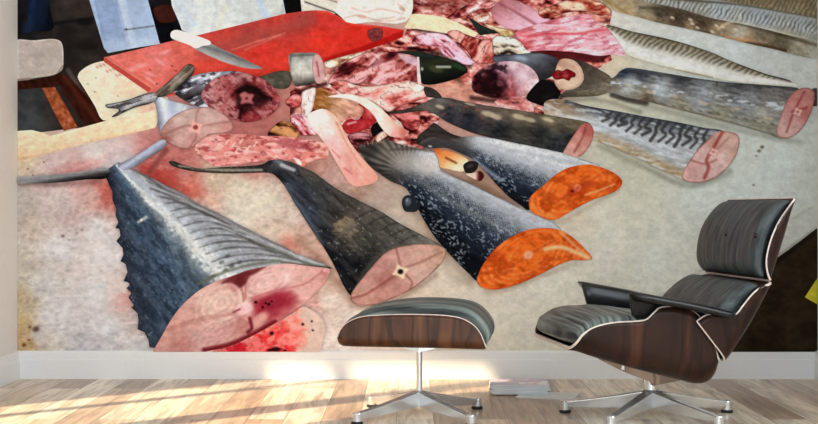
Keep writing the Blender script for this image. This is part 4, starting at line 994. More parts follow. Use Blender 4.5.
# fish 9
def p_f9(p):
    p.idw([(562,97,(80,72,62)),(590,92,(110,100,84)),(610,86,(120,110,94)),(625,70,(50,62,84)),(640,74,(60,66,76)),(680,80,(78,80,84)),(740,87,(84,84,86)),(790,92,(96,92,90)),(630,84,(176,178,176)),(660,90,(164,168,172)),(700,97,(140,142,146)),(740,102,(124,126,130)),(775,108,(134,132,128)),
           (640,96,(150,140,118)),(680,106,(140,132,112)),(720,116,(146,142,122)),(760,126,(150,146,128)),(645,100,(96,84,66))])
    p.noise(14,2.2,12,30,88).noise(3,1.6,14,18,89)
    p.mix((206,212,218), .7*sstep(.55,.7,fbm(p.x/9,p.y/2.6-p.x/40,98,3))*np.exp(-((p.y-(87+(p.x-640)*.14))/6)**2)); p.mix((40,42,46), .6*sstep(.55,.68,fbm(p.x/7,p.y/2.2,99,3))*(1-sstep(-2,7,p.y-np.interp(p.x,[610,700,800],[76,82,90]))))
    for x, y in ((628,86),(648,92),(653,93),(675,97),(700,102),(705,104),(732,110),(736,109),(765,118),(770,119)): p.blob(x, y, 3.2, 1.6, 15, (206,176,140), .6, .8)
    for x in range(655, 775, 9): p.blob(x, 103+(x-655)*.18, 2.6, 1.1, 20, (80,74,60), .5)
    p.line([(628,71),(700,79),(795,88)],2.6,(62,64,70),.7,2).line([(640,100),(700,115),(776,136)],1.8,(110,100,78),.6,1.2)
f9 = item('printed_fish_tail', 'uppermost of the cut tails on the right side, grey blue, its pink cut end at the edge', [(560,97),(566,92),(580,91),(594,88),(606,80),(614,77),(620,71),(628,68),(645,70),(675,75),(700,79),(728,82.5),(762,85),(796,88),(800,92),(792,110),(782,138),(768,134),(740,126),(718,120),(695,114),(668,107),(644,101),(624,97),(610,93),(598,96),(580,97)], p_f9, mural)
item('tail_fin', 'dark fin tip at the mural edge', [(811,90),(817,89),(817,105),(812,106),(814,98)], lambda p: p.base((70,66,66)), f9)
def face(cols, seed, rim=(120,60,50), cracks=(), lobes=(), hole=None, p_=2.6):
    def f(p):
        p.idw(cols, p_).noise(6,5,0,11,seed).noise(2,2,0,7,seed+1)
        for l in lobes: p.rings(*l)
        for l, w_, c, a in cracks: p.line(l, w_, c, a, 1.3)
        p.edge(1.8, rim, .7)
        if hole:
            hx, hy, r, c1, c2 = hole; p.poly([(hx+r*(1.25 if k % 2 else .75)*math.cos(k*PI/4+.4), hy+r*(1.1 if k % 2 else .7)*math.sin(k*PI/4+.4)) for k in range(8)], c1, .92, 1.1).blob(hx, hy, r*.45, r*.4, 0, c2, .95, .4)
    return f
item('cut_face', 'pink oval cut end', [(795,91),(803,88),(810,89),(814,94),(812,108),(807,120),(800,130),(792,136.5),(784,138.5),(777,136),(776,129),(779,119),(783,108),(788,98)],
     face([(790,120,(200,140,132)),(800,100,(196,120,112)),(786,131,(206,160,150)),(804,112,(186,106,98)),(808,96,(176,110,100))], 90, (130,56,52), (([(804,92),(794,110),(786,132)],1.8,(150,50,48),.6),([(792,112),(806,108)],2.2,(160,50,48),.7)), (), (797,112,4,(226,180,170),(190,90,84))), f9)

# fish 8
def p_f8(p):
    up_ = np.interp(p.x, [540,563,579,618,644,683,722], [100,100,105,111.5,116.7,123,130]); lo = np.interp(p.x, [540,595,631,657,681], [125,140,155.6,168.6,179])
    t = (p.y-up_)/(lo-up_); T = [-.1,.06,.18,.35,.6,.8,.95,1.1]; C = [(60,62,68),(80,84,92),(110,114,120),(164,166,166),(176,178,180),(160,156,146),(170,146,110),(110,96,76)]
    p.c = np.stack([np.interp(t, T, [c[k] for c in C]) for k in range(3)], 1)
    p.mix((176,136,96), .6*(1-sstep(560,600,p.x))).noise(10,2.6,14,24,91).noise(3,1.6,18,14,92).patch(12,2.6,12,(206,208,210),.58,.08,.6,102)
    for i, x in enumerate(range(607, 706, 8)):
        y = np.interp(x, [600,720], [113,134]); L = 7+min(i,7)*1.6
        q = math.sin(i*2.3)*1.5; p.line([(x+5,y-2),(x-1+q,y+L*.35),(x+2-q,y+L*.6),(x-5,y+L+q)], 2.4-.5*math.cos(i*1.7), (58,58,58), .85, 1.4)
    p.line([(600,134),(640,152),(680,174)],2.6,(178,140,96),.5,3).line([(566,102),(620,112),(722,131)],2.4,(58,62,72),.7,2)
f8 = item('printed_fish_tail', 'mackerel tail with wavy dark stripes, second of the cut tails from the right', [(545,102),(560,99),(570,101),(582,105),(600,108.5),(618,111.5),(644,116.5),(664,120),(683,123.5),(704,128),(722,131),(720,145),(704,165),(690,181),(681,179),(670,174),(657,168.5),(643,161),(631,155.5),(612,147),(594,140),(575,134),(560,126),(545,116)], p_f8, mural)
item('cut_face', 'pale pink cut end', [(707,140),(713,134),(720,131),(730,132),(737,135),(739,141),(737,152),(731,163),(721,173.5),(710,180),(700,182.6),(690,182.5),(683,180),(681.5,175),(687,164),(696,151)],
     face([(700,155,(208,160,148)),(715,145,(196,130,118)),(728,142,(206,160,140)),(722,160,(214,170,156)),(705,172,(206,156,146)),(690,172,(210,150,140)),(733,150,(200,150,130))], 93, (120,60,46), (([(722,132),(714,146),(706,160),(708,168),(704,178)],2.6,(160,54,48),.75),([(690,160),(704,164),(716,160)],1.6,(170,80,72),.6),([(708,156),(716,150),(728,138)],1.4,(176,96,84),.5)), ((700,152,16,12,40,1.5,(224,190,178),.25,1),), (713,152,4,(226,176,160),(196,120,106))), f8)

# fish 7
def p_f7(p):
    p.idw([(400,110,(60,52,46)),(425,104,(96,88,82)),(440,102,(110,104,100)),(460,106,(84,76,72)),(480,108,(96,80,76)),(450,114,(48,50,60)),(470,120,(40,42,52)),(500,128,(40,42,46)),(540,135,(44,46,46)),(570,140,(46,48,50)),(520,112,(110,100,80)),(550,118,(120,108,86)),(575,124,(110,98,78)),(500,112,(110,96,84)),(560,148,(50,54,60))])
    p.noise(8,3,10,18,94).noise(2.6,2,10,13,95)
    for x, y, rx, ry in ((488,114,8,3),(496,117,6,3),(519,117,8,3),(530,120,6,2.4),(548,120,7,2),(440,107,5,2),(470,104,6,1.6)): p.blob(x, y, rx, ry, 15, (196,180,148), .75)
    for x, y in ((452,105),(466,107),(478,110),(444,114),(483,118)): p.blob(x, y, 3, 1.2, -20, (160,80,70), .55)
    p.edge(1.4, (28,26,28), .6)
f7 = item('printed_fish_tail', 'blotchy dark tail lying between the salmon tail and the heap', [(388,112),(402,110),(416,106),(426,102),(434,98.5),(446,98),(464,101.5),(480,104.5),(495,107),(520,110.5),(541,114),(565,118),(588,122.5),(592,130),(584,148),(566,154),(540,150),(520,145),(500,140),(476,134),(460,128),(445,121),(436,115),(426,111),(410,112.5),(396,114)], p_f7, mural)
item('cut_face', 'reddish pink cut end', [(575,133),(581,125),(587,123),(591.5,126),(593.5,132),(592,140),(587,149),(580,156),(571,157),(563,154),(567,145)],
     face([(580,140,(206,130,116)),(588,130,(190,90,80)),(570,150,(210,146,130))], 96, (150,70,60), (([(586,126),(582,138),(574,152)],1.6,(160,50,46),.6),)), f7)
item('printed_fin_scrap', 'thin dark fin above the salmon tail fin', [(418,136),(428,128),(434,123),(442,128),(452,134),(466,138),(478,140),(470,146),(455,147),(440,147),(425,146),(417,144)], lambda p: p.base((60,54,52)).noise(10,2,15,16,97).edge(1.2,(34,30,30),.5), mural)

# fish 6: rear salmon tail
f6s = item('printed_salmon_strip', 'orange strip of salmon between the two salmon tails', [(434,149),(446,150),(458,154),(468,160),(468,168),(462,172),(450,170),(440,167),(436,158)], lambda p: p.grad((440,148),(452,170),[(0,(200,100,50)),(.4,(224,140,76)),(.7,(232,176,120)),(1,(236,206,170))]).line([(446,158),(456,163)],1.6,(120,50,24),.8,1.2).edge(1,(150,80,50),.5), mural)
def p_sal(axis, lo_c, seed, spk):
    (x0, y0), (x1, y1) = axis
    def f(p):
        L = math.hypot(x1-x0, y1-y0); ux, uy = (x1-x0)/L, (y1-y0)/L
        u = (p.x-x0)*ux+(p.y-y0)*uy; v = -(p.x-x0)*uy+(p.y-y0)*ux      # v>0: lower left side
        w_ = spk[0]+spk[1]*np.clip(u/L, 0, 1.2); t = v/w_
        T = [-1.1,-.8,-.35,0,.35,.75,1.1]
        p.c = np.stack([np.interp(t, T, [c[k] for c in lo_c]) for k in range(3)], 1)
        ju = u + 1.2*fbm(u/5, v/5, seed, 2); sc_ = .5+.5*np.sin(ju*2.1 + np.round(v/1.5)*PI)
        n = .55*fbm(u/2.1, v/1.3, seed, 2) + .45*sc_*fbm(u/7, v/4, seed+2, 2)*1.6
        p.mix((30,36,46), .75*sstep(.4,.56,n)*sstep(-.7,.05,t)*(1-sstep(.85,1.2,t)))
        p.mix((140,146,150), .5*sstep(.5,.7,n)*(1-sstep(-.6,.0,t)))
        p.mix((170,182,194), .62*sstep(.6,.72,fbm(u/2.2,v/1.3,seed+4,2))*sstep(-.5,0,t)*sstep(.3,.55,fbm(u/12,v/6,seed+5,2)))
        p.noise(10,2,math.degrees(math.atan2(uy,ux)),12,seed+6); p.edge(1.6,(30,32,38),.5)
    return f
SC = [(206,204,204),(186,186,190),(150,154,160),(88,96,108),(56,66,84),(30,38,52),(20,24,32)]
p6 = p_sal(((470,152),(560,192)), SC, 101, (14,11))
def p6b(p):
    p6(p); m = 1-sstep(455,482,p.x); p.mix((66,62,60), m*.85).line([(422,142),(440,136),(460,142)],2,(110,104,100),.4,2)
    p.line([(474,160),(484,168),(500,180)],3,(170,186,204),.55,2.5).line([(484,144),(520,152),(590,166)],2.4,(160,164,168),.5,2).blob(430,146.5,2,1.2,0,(214,206,200),.8)
f6 = item('printed_salmon_tail', 'rear one of the two salmon tails with orange cut ends', [(419,144),(426,139),(434,137),(448,140),(462,137),(479,136.5),(492,138),(505,141),(530,146),(560,152.5),(580,159),(600,166),(580,170),(556,178),(534,196),(529,210),(520,205),(508,196),(496,184),(484,170),(474,160),(462,154),(446,148),(430,148.5)], p6b, mural)
def p_org(cx, cy, seed, vx, vy, axis):
    def f(p):
        p.vivid = 1; p.base((228,94,22)).blob(cx, cy, 40, 16, axis, (238,112,36), .6, .8)
        t = math.radians(axis); u = (p.x-vx)*math.cos(t)+(p.y-vy)*math.sin(t); v = -(p.x-vx)*math.sin(t)+(p.y-vy)*math.cos(t)
        r = np.hypot(u/1.7, v); th = np.arctan2(v, u)
        k = .5+.5*np.sin(r*1.55 + 2.2*np.abs(np.sin(th)) + 1.5*fbm(p.x/8,p.y/6,seed+5,2))
        far = sstep(.35, 1., r/22)
        p.mix((246,176,110), (.10+.34*far)*k**2*sstep(3,8,r)*np.clip(.2+1.3*fbm(p.x/9,p.y/6,seed+3,2),0,1))
        p.mix((176,56,10), .6*sstep(.45,.65,fbm(p.x/12,p.y/7,seed+8,3))).noise(7,4,axis,16,seed).noise(2.4,2,0,12,seed+1)
        p.line([(vx-26*math.cos(t),vy-26*math.sin(t)+4),(vx,vy),(vx+30*math.cos(t),vy+30*math.sin(t)-1)],1.4,(180,70,34),.5,1.3)
        p.edge(2,(196,70,20),.55); p.blob(vx,vy,4.4,3.8,axis,(236,160,116),.95,.4).blob(vx,vy,1.8,1.5,0,(206,100,60),.9,.4)
    return f
item('cut_face', 'orange cut end', [(529,206),(529.5,198),(536,191),(545,184),(553,176.5),(565,169),(577,165.5),(588,164.5),(600,167),(612,172),(619,177),(622,183),(617,190),(605,195.5),(592,200),(578,207),(566,214),(556,219.5),(548,219.5),(538,216),(531,211)],
     lambda p: (p_org(572,190,103,577,188,-28)(p), p.blob(575,190,14,4,-30,(190,50,34),.55,.8), p.blob(572,191,2.4,1.2,0,(90,10,20),.8), p.line([(532,204),(540,214),(556,219)],2,(236,150,84),.5,1.5), p.line([(585,195),(600,190),(614,184)],1.3,(248,190,130),.6,1)), f6)
item('small_fin', 'small dark round fin', [(463,166),(467,162),(473,161),(478,163),(477,169),(472,173),(466,173)], lambda p: p.base((42,36,36)).blob(470,166,3.5,2,-20,(84,78,74),.6), f6)
item('printed_flesh_end', 'little cream and dark red end of flesh under the rear salmon tail', [(466,174),(474,173),(480,171),(484,176),(480,181),(472,178)], lambda p: p.grad((467,176),(484,176),[(0,(228,200,176)),(.5,(214,180,160)),(.7,(90,26,24)),(1,(60,20,22))]), mural)

# fish 5: front salmon tail
p5 = p_sal(((425,180),(530,250)), SC, 111, (22,19))
def p5b(p):
    p5(p)
    m = 1-sstep(395,425,p.x+.5*(p.y-160)); p.mix((112,106,100), m*.9)
    # fan rays
    r = np.hypot(p.x-408, p.y-172); th = np.arctan2(p.y-172, p.x-408)
    p.mix((34,32,32), m*.8*(.5+.5*np.sin(th*34))*sstep(10,26,r)); p.blob(388,152,22,12,20,(128,118,106),.5,.9); p.blob(370,148,11,10,0,(40,38,38),.65,.8)
    p.blob(410,165,22,12,30,(186,178,168),.55,.8).blob(428,166,14,10,30,(206,190,176),.5,.8).blob(398,176,13,6,25,(60,60,62),.6,.8)
    p.line([(366,160),(380,172),(394,180)],4,(40,38,38),.6,3).line([(390,150),(412,149),(432,151)],2,(70,62,58),.6,1.5)
    for i in range(5): p.blob(363+i*4.6, 143-i*.9, 1.1, 4, -25+i*9, (196,150,130), .6)
    p.line([(420,182),(455,204),(505,230)],3,(196,196,184),.28,5)
f5 = item('printed_salmon_tail', 'front one of the two salmon tails with spread tail fin', [(359,150),(361,144),(366,147),(365,141),(371,144),(375,139.5),(380,144),(384,139),(390,141),(399,144),(412,147),(424,149),(432,150),(438,158),(441,170),(452,176),(470,184),(486,192),(503,200),(522,209),(547,220),(561,230),(545,236),(515,244),(494,258),(484,276),(477,281),(467,272),(456,261),(445,249),(434,236),(425,222),(418,209),(412,197),(404,187),(392,182),(380,174),(369,165)], p5b, mural, step=.8)
item('adipose_fin', 'small round fin', [(402,205),(403,198),(408,195),(414,197),(417,203),(420,205),(417,211),(411,212),(405,211)], lambda p: p.base((40,44,54)).blob(408,202,3.4,4.4,20,(104,112,124),.7).blob(407,200,1.5,2,20,(160,166,176),.6), f5)
item('cut_face', 'bright orange cut end', [(478,284),(477,279),(480,270),(486,260),(494,250),(503,242),(513,236),(524,231),(535,228.5),(548,228),(560,230),(572,237),(582,246),(592,258),(583,260),(572,260),(560,264),(548,270),(534,277),(518,284),(504,288),(492,289.5),(484,288)],
     lambda p: (p_org(530,258,113,528,255,-28)(p), p.line([(545,249),(560,247),(575,252),(588,258)],3,(238,196,150),.75,2), p.line([(560,232),(575,246),(588,257)],2.4,(236,170,120),.6,1.5), p.line([(494,278),(512,270)],1.5,(150,50,30),.4,1.2), p.blob(528,255,5.5,4.6,-20,(232,150,120),.6,.4)), f5)

# fish 4: dark tail with round pink cut
def p_f4(p):
    p.idw([(172,163,(56,50,46)),(220,170,(70,66,58)),(265,166,(44,42,44)),(280,163,(96,100,108)),(290,170,(60,62,68)),(275,176,(40,42,50)),(300,190,(50,54,64)),(310,172,(76,70,62)),(290,190,(64,74,90)),(310,215,(56,64,78)),(325,235,(38,42,50)),(340,265,(30,32,38)),(348,285,(28,28,32)),
           (340,215,(52,50,50)),(345,224,(120,108,90)),(360,240,(74,72,68)),(380,235,(76,74,70)),(350,200,(70,66,62)),(365,212,(92,88,82)),(400,232,(88,86,82)),(425,243,(110,108,102)),(360,262,(34,34,38)),(380,250,(60,60,60))])
    p.noise(20,3,42,22,121).noise(3,1.6,42,14,122)
    p.mix((150,136,110), .7*sstep(.5,.68,fbm(p.x/5,p.y/3.4,125,3))*(1-sstep(.4,1.1,np.hypot((p.x-348)/20,(p.y-226)/14))))
    p.mix((120,110,92), .5*sstep(.56,.68,fbm(p.x/9,p.y/2.4,128,3))*(1-sstep(.5,1.2,np.hypot((p.x-362)/36,(p.y-236)/22))))
    p.mix((170,176,176), .5*sstep(.8,.86,fbm(p.x/2.2,p.y/2,129,2)))
    p.poly([(356,286),(372,266),(388,254),(404,246),(440,244),(446,250),(404,244),(384,250),(366,266)], (96,94,88), .5, 2.5).line([(284,186),(304,214),(322,244)],3,(96,112,132),.45,3)
    for q in ((400,222),(410,228),(420,234),(388,216),(376,210)): p.line([q,(q[0]-10,q[1]+3),(q[0]-20,q[1]+9)],1.2,(40,38,38),.45,1)
    p.line([(180,166),(220,170),(262,170)],1.6,(170,166,150),.7,1).line([(282,165),(294,170)],2.6,(206,206,206),.7,2).edge(1.6,(26,26,28),.55)
f4 = item('printed_fish_tail', 'smooth dark fish tail lying left of the front salmon tail', [(169,162),(174,161),(184,165),(200,168.5),(225,167),(248,166),(262,164.5),(270,160.5),(280,160),(292,162.5),(301,166.5),(314,172.5),(334,187),(354,198),(380,211),(401,224),(424,236),(443,247),(425,248),(402,248),(384,258),(368,274),(358,286),(352,296),(344,286),(336,269),(326,251),(314,233),(303,216),(294,202),(286,188),(278,178),(270,173),(250,173),(225,173.5),(200,172),(184,169.5),(173,166)], p_f4, mural)
item('cut_face', 'dull pink cut end with a round bone in the middle', [(350.5,298),(352,292),(360,281),(369,270),(379,259),(388,251),(398,247),(412,244.5),(428,244),(441,246),(446,251),(443,261),(434,271),(424,280),(412,289),(400,295),(386,301),(374,305),(362,305.5),(354,303)],
     face([(375,270,(190,130,120)),(400,258,(196,140,128)),(425,255,(200,146,126)),(365,290,(196,140,126)),(390,290,(196,132,120)),(420,272,(206,160,142)),(440,252,(190,140,116)),(385,280,(170,100,92))], 131, (90,50,44),
          (([(400,272),(388,280),(366,294),(352,298)],1.8,(140,60,54),.6),([(401,268),(398,256),(396,248)],1.6,(140,66,60),.5),([(405,274),(412,282),(410,290)],1.5,(140,66,60),.55),([(404,268),(420,262),(442,252)],1.5,(150,80,66),.5)),
          ((380,262,20,12,-35,1.5,(210,160,150),.2,1),(420,260,22,10,-15,1.5,(214,170,150),.2,1)), (400.5,271.5,7,(232,200,164),(30,14,14))), f4)

# fish 2 and fish 1 at the upper left
f2 = item('printed_fish_piece', 'silver fish piece against the red board, its bloody cut end facing the viewer', [(174,92),(182,84),(192,77),(204,73.5),(218,72),(236,71.5),(246,75),(230,84),(214,98),(207,108),(196,106),(184,100)],
     lambda p: p.idw([(178,92,(60,56,62)),(192,84,(120,124,140)),(205,78,(176,184,200)),(215,76,(140,150,170)),(198,95,(70,66,74)),(230,74,(150,150,160)),(190,98,(46,40,44))]).noise(8,4,-25,26,141).patch(12,2.6,-24,(232,234,246),.58,.08,.8,142).patch(10,3,-20,(24,22,28),.62,.06,.7,140).edge(1.3,(60,54,60),.5), mural)
def p_blood(p):
    p.idw([(210,98,(196,130,130)),(206,90,(186,110,112)),(216,85,(190,110,110)),(228,80,(176,80,86)),(242,77,(150,70,76)),(258,80,(170,64,66)),(270,90,(176,70,74)),(276,100,(196,80,84)),(270,110,(170,60,64)),(255,116,(160,50,56)),(243,116,(130,30,38)),(228,110,(176,80,84)),(216,106,(200,130,128)),(234,96,(150,40,46)),(255,95,(90,20,26)),(262,100,(50,16,20)),(245,90,(60,16,20)),(228,96,(186,96,100)),(220,92,(170,50,60))])
    p.noise(6,4,20,34,143).noise(2.4,2,0,20,144).patch(7,4,-30,(206,150,150),.6,.08,.5,151).patch(6,3,40,(90,10,20),.62,.06,.6,152).poly([(236,92),(242,87),(252,85),(262,90),(268,97),(272,100),(264,104),(256,106),(248,112),(242,113),(236,104)], (40,12,16), .75, 2.5)
    p.poly([(240,95),(245,92),(249,94),(254,95),(252,100),(254,104),(247,103),(241,104),(242,99)],(204,104,108),.9,1.4).blob(247,98.5,2,1.6,0,(110,20,30),.8).line([(238,92),(246,88),(256,90),(264,97),(271,99)],3,(26,8,12),.8,2).line([(242,108),(240,118)],2.4,(40,10,16),.8,1.6).line([(232,96),(236,92)],2,(60,10,16),.6,1.5).edge(2,(150,60,64),.5).line([(262,104),(270,100)],2,(120,30,36),.5,1)
item('cut_face', 'bloody cut end, dark red around the bone', [(202,97),(204,89),(210,82.5),(218,77.5),(230,74),(244,73),(256,76),(266,81),(275,89),(280,97),(280,104),(276,111),(268,117),(257,121),(245,122.5),(235,120),(224,116),(214,110),(206,104)], p_blood, f2)
def p_fin(c, d, ang, seed):
    def f(p):
        p.base(c).noise(14,1.8,ang,44,seed).noise(3,2,ang,18,seed+1).patch(16,1.6,ang,tuple(min(255,v*1.45) for v in c),.58,.07,.7,seed+2).patch(18,1.8,ang,d,.58,.07,.8,seed+3).edge(1.8,tuple(v*.5 for v in d),.9)
    return f
f1 = item('printed_fish_piece', 'small silver fish tail with a forked fin, cut end at its lower right', [(152,97),(158,94),(164,98),(176,102),(190,105.5),(206,108),(196,112),(182,116),(170,124),(164,134),(161,136),(158.5,126),(157.5,112),(155,102)],
     lambda p: p.grad((156,110),(190,104),[(0,(110,116,134)),(.25,(206,212,224)),(.5,(166,176,196)),(.8,(196,200,208)),(1,(150,150,158))]).noise(4,14,20,22,145).edge(1.2,(90,90,104),.6), mural)
item('tail_fin', 'upper fork of the tail fin, brownish grey', [(153,97),(158,91),(164,86),(172,79),(181,71),(187,65),(192,64.5),(195,68),(193,75),(184,82),(176,89),(169,95),(160,97.5)], p_fin((120,110,98),(70,62,56),-45,146), f1)
item('tail_fin', 'left fork of the tail fin, grey', [(106,105),(116,103),(130,99.5),(145,94),(155,93),(158,99),(150,104),(138,107),(128,111),(117,116.5),(112,117),(120,110),(108,108)], p_fin((136,134,138),(60,56,58),-14,148), f1)
item('cut_face', 'grey pink cut end with a star shaped bone', [(160.5,134),(164,126),(170,119),(177,114),(186,110),(198,107.5),(210,108),(220,112),(229,118),(233,125),(231,131),(222,134),(210,135),(202,140),(194,146),(186,149),(175,146),(165,141)],
     face([(170,132,(176,130,120)),(180,120,(196,156,146)),(188,116,(200,160,150)),(205,116,(196,156,146)),(220,122,(200,150,140)),(210,128,(206,150,140)),(180,138,(196,148,138)),(192,142,(196,130,124)),(166,138,(160,90,84)),(225,128,(206,130,122))], 150, (110,70,60),
          (([(196,127),(186,126),(166,134)],1.8,(150,90,82),.6),([(196,126),(197,114),(200,108)],1.6,(150,96,86),.5),([(197,129),(196,138),(190,148)],1.6,(150,80,76),.5),([(198,127),(214,124),(230,122)],1.6,(156,96,88),.5)),
          ((180,121,12,9,-20,.5,(216,184,172),.5,1),(212,118,13,8,10,.5,(214,180,168),.5,1),(182,138,14,8,10,.5,(206,160,148),.5,1),(213,130,14,6,-10,.5,(212,166,154),.5,1)), (196,127.5,6.2,(240,160,146),(150,50,50))), f1)

# fish 3: the big one in the lower left
def p_f3(p):
    ax, ay, bx, by = 116, 168, 232, 300
    ux, uy = .64, .768; u = (p.x-118)*ux+(p.y-168)*uy; v = (p.x-118)*uy-(p.y-168)*ux   # v>0: upper right flank
    wd = 6+.52*np.clip(u, 0, 200); t = v/wd
    T = [-1.4,-1.0,-.6,-.3,-.1,.0,.08,.17,.28,.5,.8,1.05,1.3]
    C = [(44,50,62),(58,68,84),(62,78,100),(74,92,116),(90,106,122),(122,132,140),(190,196,196),(204,206,206),(170,176,184),(158,163,172),(168,170,176),(150,150,152),(120,116,112)]
    sp_ = fbm(v/5, u/9, 160, 3)-.5
    p.c = np.stack([np.interp(t+.16*sp_+.12*(fbm(v/3,u/2,159,2)-.5), T, [c[k] for c in C]) for k in range(3)], 1)
    p.noise(22, 4, 50, 20, 161, tint=(.8,1,1.15)).noise(3, 2, 50, 18, 162)
    bk = 1-sstep(-.2,.0,t)
    p.mix((36,46,60), .5*sstep(.5,.66,fbm(u/14, v/6, 165, 3))*bk); p.mix((96,124,150), .5*sstep(.58,.72,fbm(u/10, v/5, 168, 3))*bk*sstep(-.95,-.5,t))
    p.mix((150,170,186), .4*sstep(.78,.86,fbm(u/2.4, v/2, 169, 2))*bk)
    ST = [[(140,172),(152,180),(166,190)],[(146,180),(160,187),(178,195)],[(150,188),(166,194),(190,204)],[(158,196),(174,200),(200,212)],[(166,203),(182,203),(206,213),(216,217)],[(171,211),(188,208),(210,215),(228,224)],
          [(178,218),(194,214),(214,217),(238,229)],[(184,226),(198,222),(216,223),(246,235)],[(190,233),(204,229),(222,229),(252,240)],[(194,240),(208,236),(226,235),(244,238),(262,246)],[(200,247),(214,243),(232,241),(252,243),(276,253)],
          [(206,254),(222,249),(240,247),(262,249),(290,258)],[(212,262),(226,257),(246,254),(270,255),(296,260)],[(218,268),(236,263),(252,260),(276,260)]]
    for i, l in enumerate(ST):
        br = np.clip(.1+1.5*fbm(p.x/9, p.y/4, 170+i, 2), 0, 1)
        c0 = p.c.copy(); p.line(l, 1.7, (74,76,80), .8, 1.5, taper=True); p.c = c0 + (p.c-c0)*br[:, None]
        c0 = p.c.copy(); p.line([(x+3, y-3.4) for x, y in l], 1.0, (110,108,108), .5, 1.2, taper=True); p.c = c0 + (p.c-c0)*br[::-1][:, None]
    for x, y in ((222,262),(232,266),(240,262),(228,256),(226,270),(214,276)): p.blob(x, y, 3.2, 2, -20, (70,70,66), .6)
    p.line([(198,284),(222,273),(250,265),(280,261)],2.2,(96,100,84),.7,1.6).line([(282,262),(310,266),(330,268)],2,(72,72,56),.7,1.4)
    p.line([(250,240),(284,254),(310,264),(332,268)],2,(66,68,58),.6,1.6)
    p.line([(130,168),(160,184),(204,208),(260,237),(290,250)],1.6,(96,90,88),.55,1.3).blob(142,220,1.6,1.6,0,(214,206,196),.9).line([(139,222),(147,217)],2,(206,200,190),.7,1.2)
    p.line([(122,172),(140,180),(150,195)],3,(176,186,200),.4,3).edge(1.5,(30,36,46),.5)
f3 = item('printed_fish_tail', 'big blue backed tail in the lower left with small spikes down its edge', [(106,176),(107,170),(112,167),(119,162),(124,166),(130,167),(142,173),(156,180),(169,187),(182,193),(194,201),(207,208),(220,214),(232,220.5),(258,234),(272,241),(284,246.5),(297,254),(310,259),(322,263),(333,268),(326,270),(305,268),(285,270),(262,275),(236,286),(214,296),(196,312),(180,330),(166,350),(160,352),(157,348),(150,347),(149,340),(145,332),(138,329),(139,320),(138,313),(131.5,307),(135,306),(133,303),(129,297),(132,293),(127,288),(131,284),(128,282),(124,281),(128,272),(126,264),(121,261),(124,255),(123,248),(117,241),(121,236),(120,229),(116,228),(119,222),(116,215),(117,209),(113,200),(113,192),(110,186)], p_f3, mural, step=.8, smooth=False)
item('tail_fin', 'left fork of the tail fin, dark grey', [(17,177.5),(34,176.5),(52,175),(70,173),(86,171),(96,169),(104,167.5),(110,170),(110,176),(104,179),(88,179.5),(70,181.5),(52,183),(34,183.5),(17,183)], lambda p: p.grad((60,172),(62,184),[(0,(150,150,150)),(.45,(124,124,126)),(.72,(60,58,60)),(1,(18,16,20))]).noise(16,1.5,-3,30,163), f3)
item('tail_fin', 'right fork of the tail fin, blue grey', [(118,166),(126,161),(136,156),(145,150),(153,145),(160,140.5),(165,140),(167,143.5),(163,149),(154,155),(145,160.5),(137,166),(130,169),(124,170)], lambda p: p.grad((140,150),(148,162),[(0,(96,98,112)),(.35,(176,184,204)),(.7,(120,124,142)),(1,(50,46,54))]).noise(12,1.6,-32,24,164), f3)
def p_f3c(p):
    p.idw([(170,340,(206,140,128)),(185,320,(206,146,132)),(205,300,(212,164,150)),(225,295,(214,172,158)),(245,300,(216,170,160)),(200,335,(208,150,142)),(225,335,(200,138,132)),(245,325,(190,116,114)),(265,285,(216,168,158)),(285,275,(226,176,168)),(310,275,(220,160,150)),(325,275,(208,140,130)),(300,290,(218,160,152)),(280,300,(180,60,76)),(265,310,(170,40,60)),(255,320,(196,130,122)),(180,345,(196,120,112)),(235,283,(160,60,66))])
    p.noise(12,8,-30,8,166).noise(3,2,0,6,167)
    p.blob(224,303,26,20,-38,(216,176,160),.5,.6).blob(268,282,24,11,-18,(224,178,168),.4,.6).rings(222,303,30,22,-40,4.2,(236,208,194),.34,1.).rings(266,283,26,13,-20,3.4,(238,206,196),.3,1.).rings(214,334,34,15,-35,4,(220,186,174),.22,1.).line([(236,276),(243,292),(244,302)],1.6,(170,96,92),.6,1.4).line([(164,330),(200,318),(236,313)],2.2,(184,116,106),.5,1.6)
    p.poly([(222,283),(236,274),(252,269),(266,266),(258,272),(250,276),(246,284),(240,287),(232,282)], (104,26,34), .85, 1.6)
    p.poly([(252,302),(262,296),(276,292),(292,292),(298,298),(290,306),(276,314),(262,320),(252,322),(256,312)], (170,28,52), .7, 5).poly([(262,300),(280,297),(290,300),(276,308),(264,312)], (150,24,50), .5, 3.5).noise(7,2.4,-30,16,168,tint=(.6,1,1))
    p.blob(260,319,11,5.5,-38,(214,150,140),.9,.5).blob(245,308,9,7,-15,(232,186,188),.95,.5).blob(242,309,4,3,0,(214,150,160),.6)
    p.line([(234,312),(240,309)],1.6,(160,40,60),.8,1).line([(250,318),(252,328),(248,332)],2.4,(120,20,36),.85,1.5).line([(246,286),(246,298)],1.6,(186,100,100),.7,1.2).line([(252,298),(276,290),(304,284),(322,272)],1.3,(196,96,96),.6,1.2)
    p.line([(170,330),(196,322),(230,314)],1.4,(190,120,112),.55,1.4).line([(205,350),(228,345),(250,336),(275,322)],4,(120,10,26),.85,2.4)
    for x, y, r in ((256,302,1.8),(263,307,1.6),(269,304,1.8),(272,301,1.3),(266,303,1.2)): p.blob(x, y, r, r*.9, 0, (40,6,14), .9)
    p.blob(324,272,3.4,4,20,(200,110,112),.7).blob(325,270,1.6,2,20,(232,180,176),.8).edge(1.4,(186,104,96),.3)
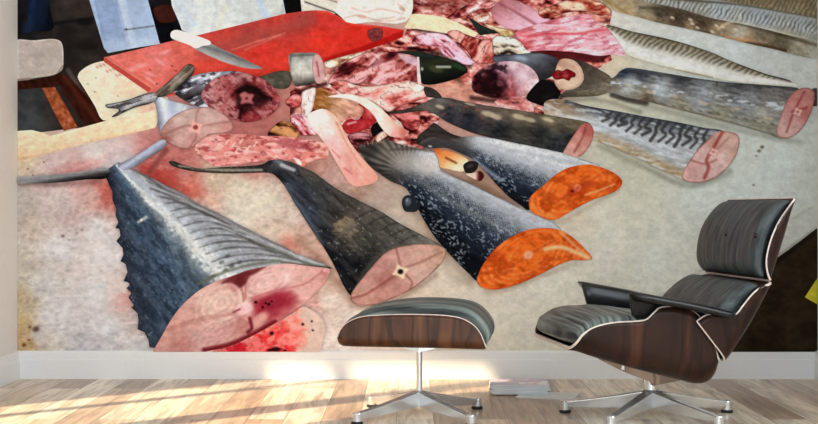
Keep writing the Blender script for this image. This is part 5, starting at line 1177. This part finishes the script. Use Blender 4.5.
item('cut_face', 'big pink cut end with ringed lobes and a blood red patch', [(154,350),(161,338),(170,322),(180,308),(191,297),(203,288),(217,281),(232,276),(248,270),(265,266.5),(277,264),(289,263.5),(305,265.5),(318,267),(329,268.5),(330,272),(326,281),(318,290),(308,300),(300,307),(288,315),(270,327),(250,338),(228,348),(214,353),(154,353)], p_f3c, f3, step=.8)
def p_splash(p):
    p.idw([(222,350,(196,30,40)),(240,345,(190,24,40)),(260,345,(214,40,50)),(262,335,(220,52,56)),(280,335,(226,72,70)),(300,325,(228,120,108)),(285,345,(214,48,56)),(305,345,(228,110,104)),(315,325,(228,160,145)),(325,345,(230,190,180)),(295,315,(222,120,108))])
    p.noise(7,5,-30,22,171,tint=(.5,1,1)).noise(2.4,2,0,12,172).patch(8,5,-30,(232,170,160),.6,.08,.5,173)
    d_ = inside(p.x, p.y, [(200,360),(228,347),(250,337),(274,324),(290,315),(296,310),(300,322),(306,334),(300,344),(296,360)]); e_ = seg_dist(p.x, p.y, [(200,360),(228,347),(250,337),(274,324),(290,315),(296,310),(300,322),(306,334),(300,344),(296,360)], True)[0]
    sd_ = np.where(d_, e_, -e_) + 16*(fbm(p.x/6, p.y/4, 175, 3)-.5); p.mix((206,178,164), 1-sstep(-9, 5, sd_))
    for x, y, rx, ry in ((272,333,2.4,2.2),(276,349,5.5,2.6),(270,350,3,1.6),(303,324,1.8,1.5),(313,330,1.4,1.2),(285,350,2,1.2),(312,321,1.2,1.2)): p.blob(x, y, rx, ry, 0, (36,6,12), .92, .5)
item('printed_blood_splash', 'bright red blood soaking the ice below the biggest cut end', [(206,352),(228,347),(250,337),(274,324),(290,315),(302,307),(312,310),(322,318),(326,330),(322,342),(318,352)], p_splash, mural)

# dark floor past the table edge, lower right
def p_dk2(p):
    p.base((52,42,28)).noise(18,12,0,12,181).noise(5,4,0,6,182).blob(700,345,40,20,0,(60,48,30),.5,.9).line([(818,229),(778,258),(740,285)],5,(30,24,16),.6,4,False)
item('printed_dark_floor', 'dark floor beyond the edge of the printed table', [(818,228),(790,248),(765,266),(740,284.5),(700,312),(645,352),(818,352)], p_dk2, mural, smooth=False)
item('printed_yellow_mark', 'small yellow mark on the dark floor at the right', [(818,278),(804,297),(811,301),(818,304)], lambda p: p.base((196,184,44)).noise(4,4,0,12,183), mural, smooth=False)
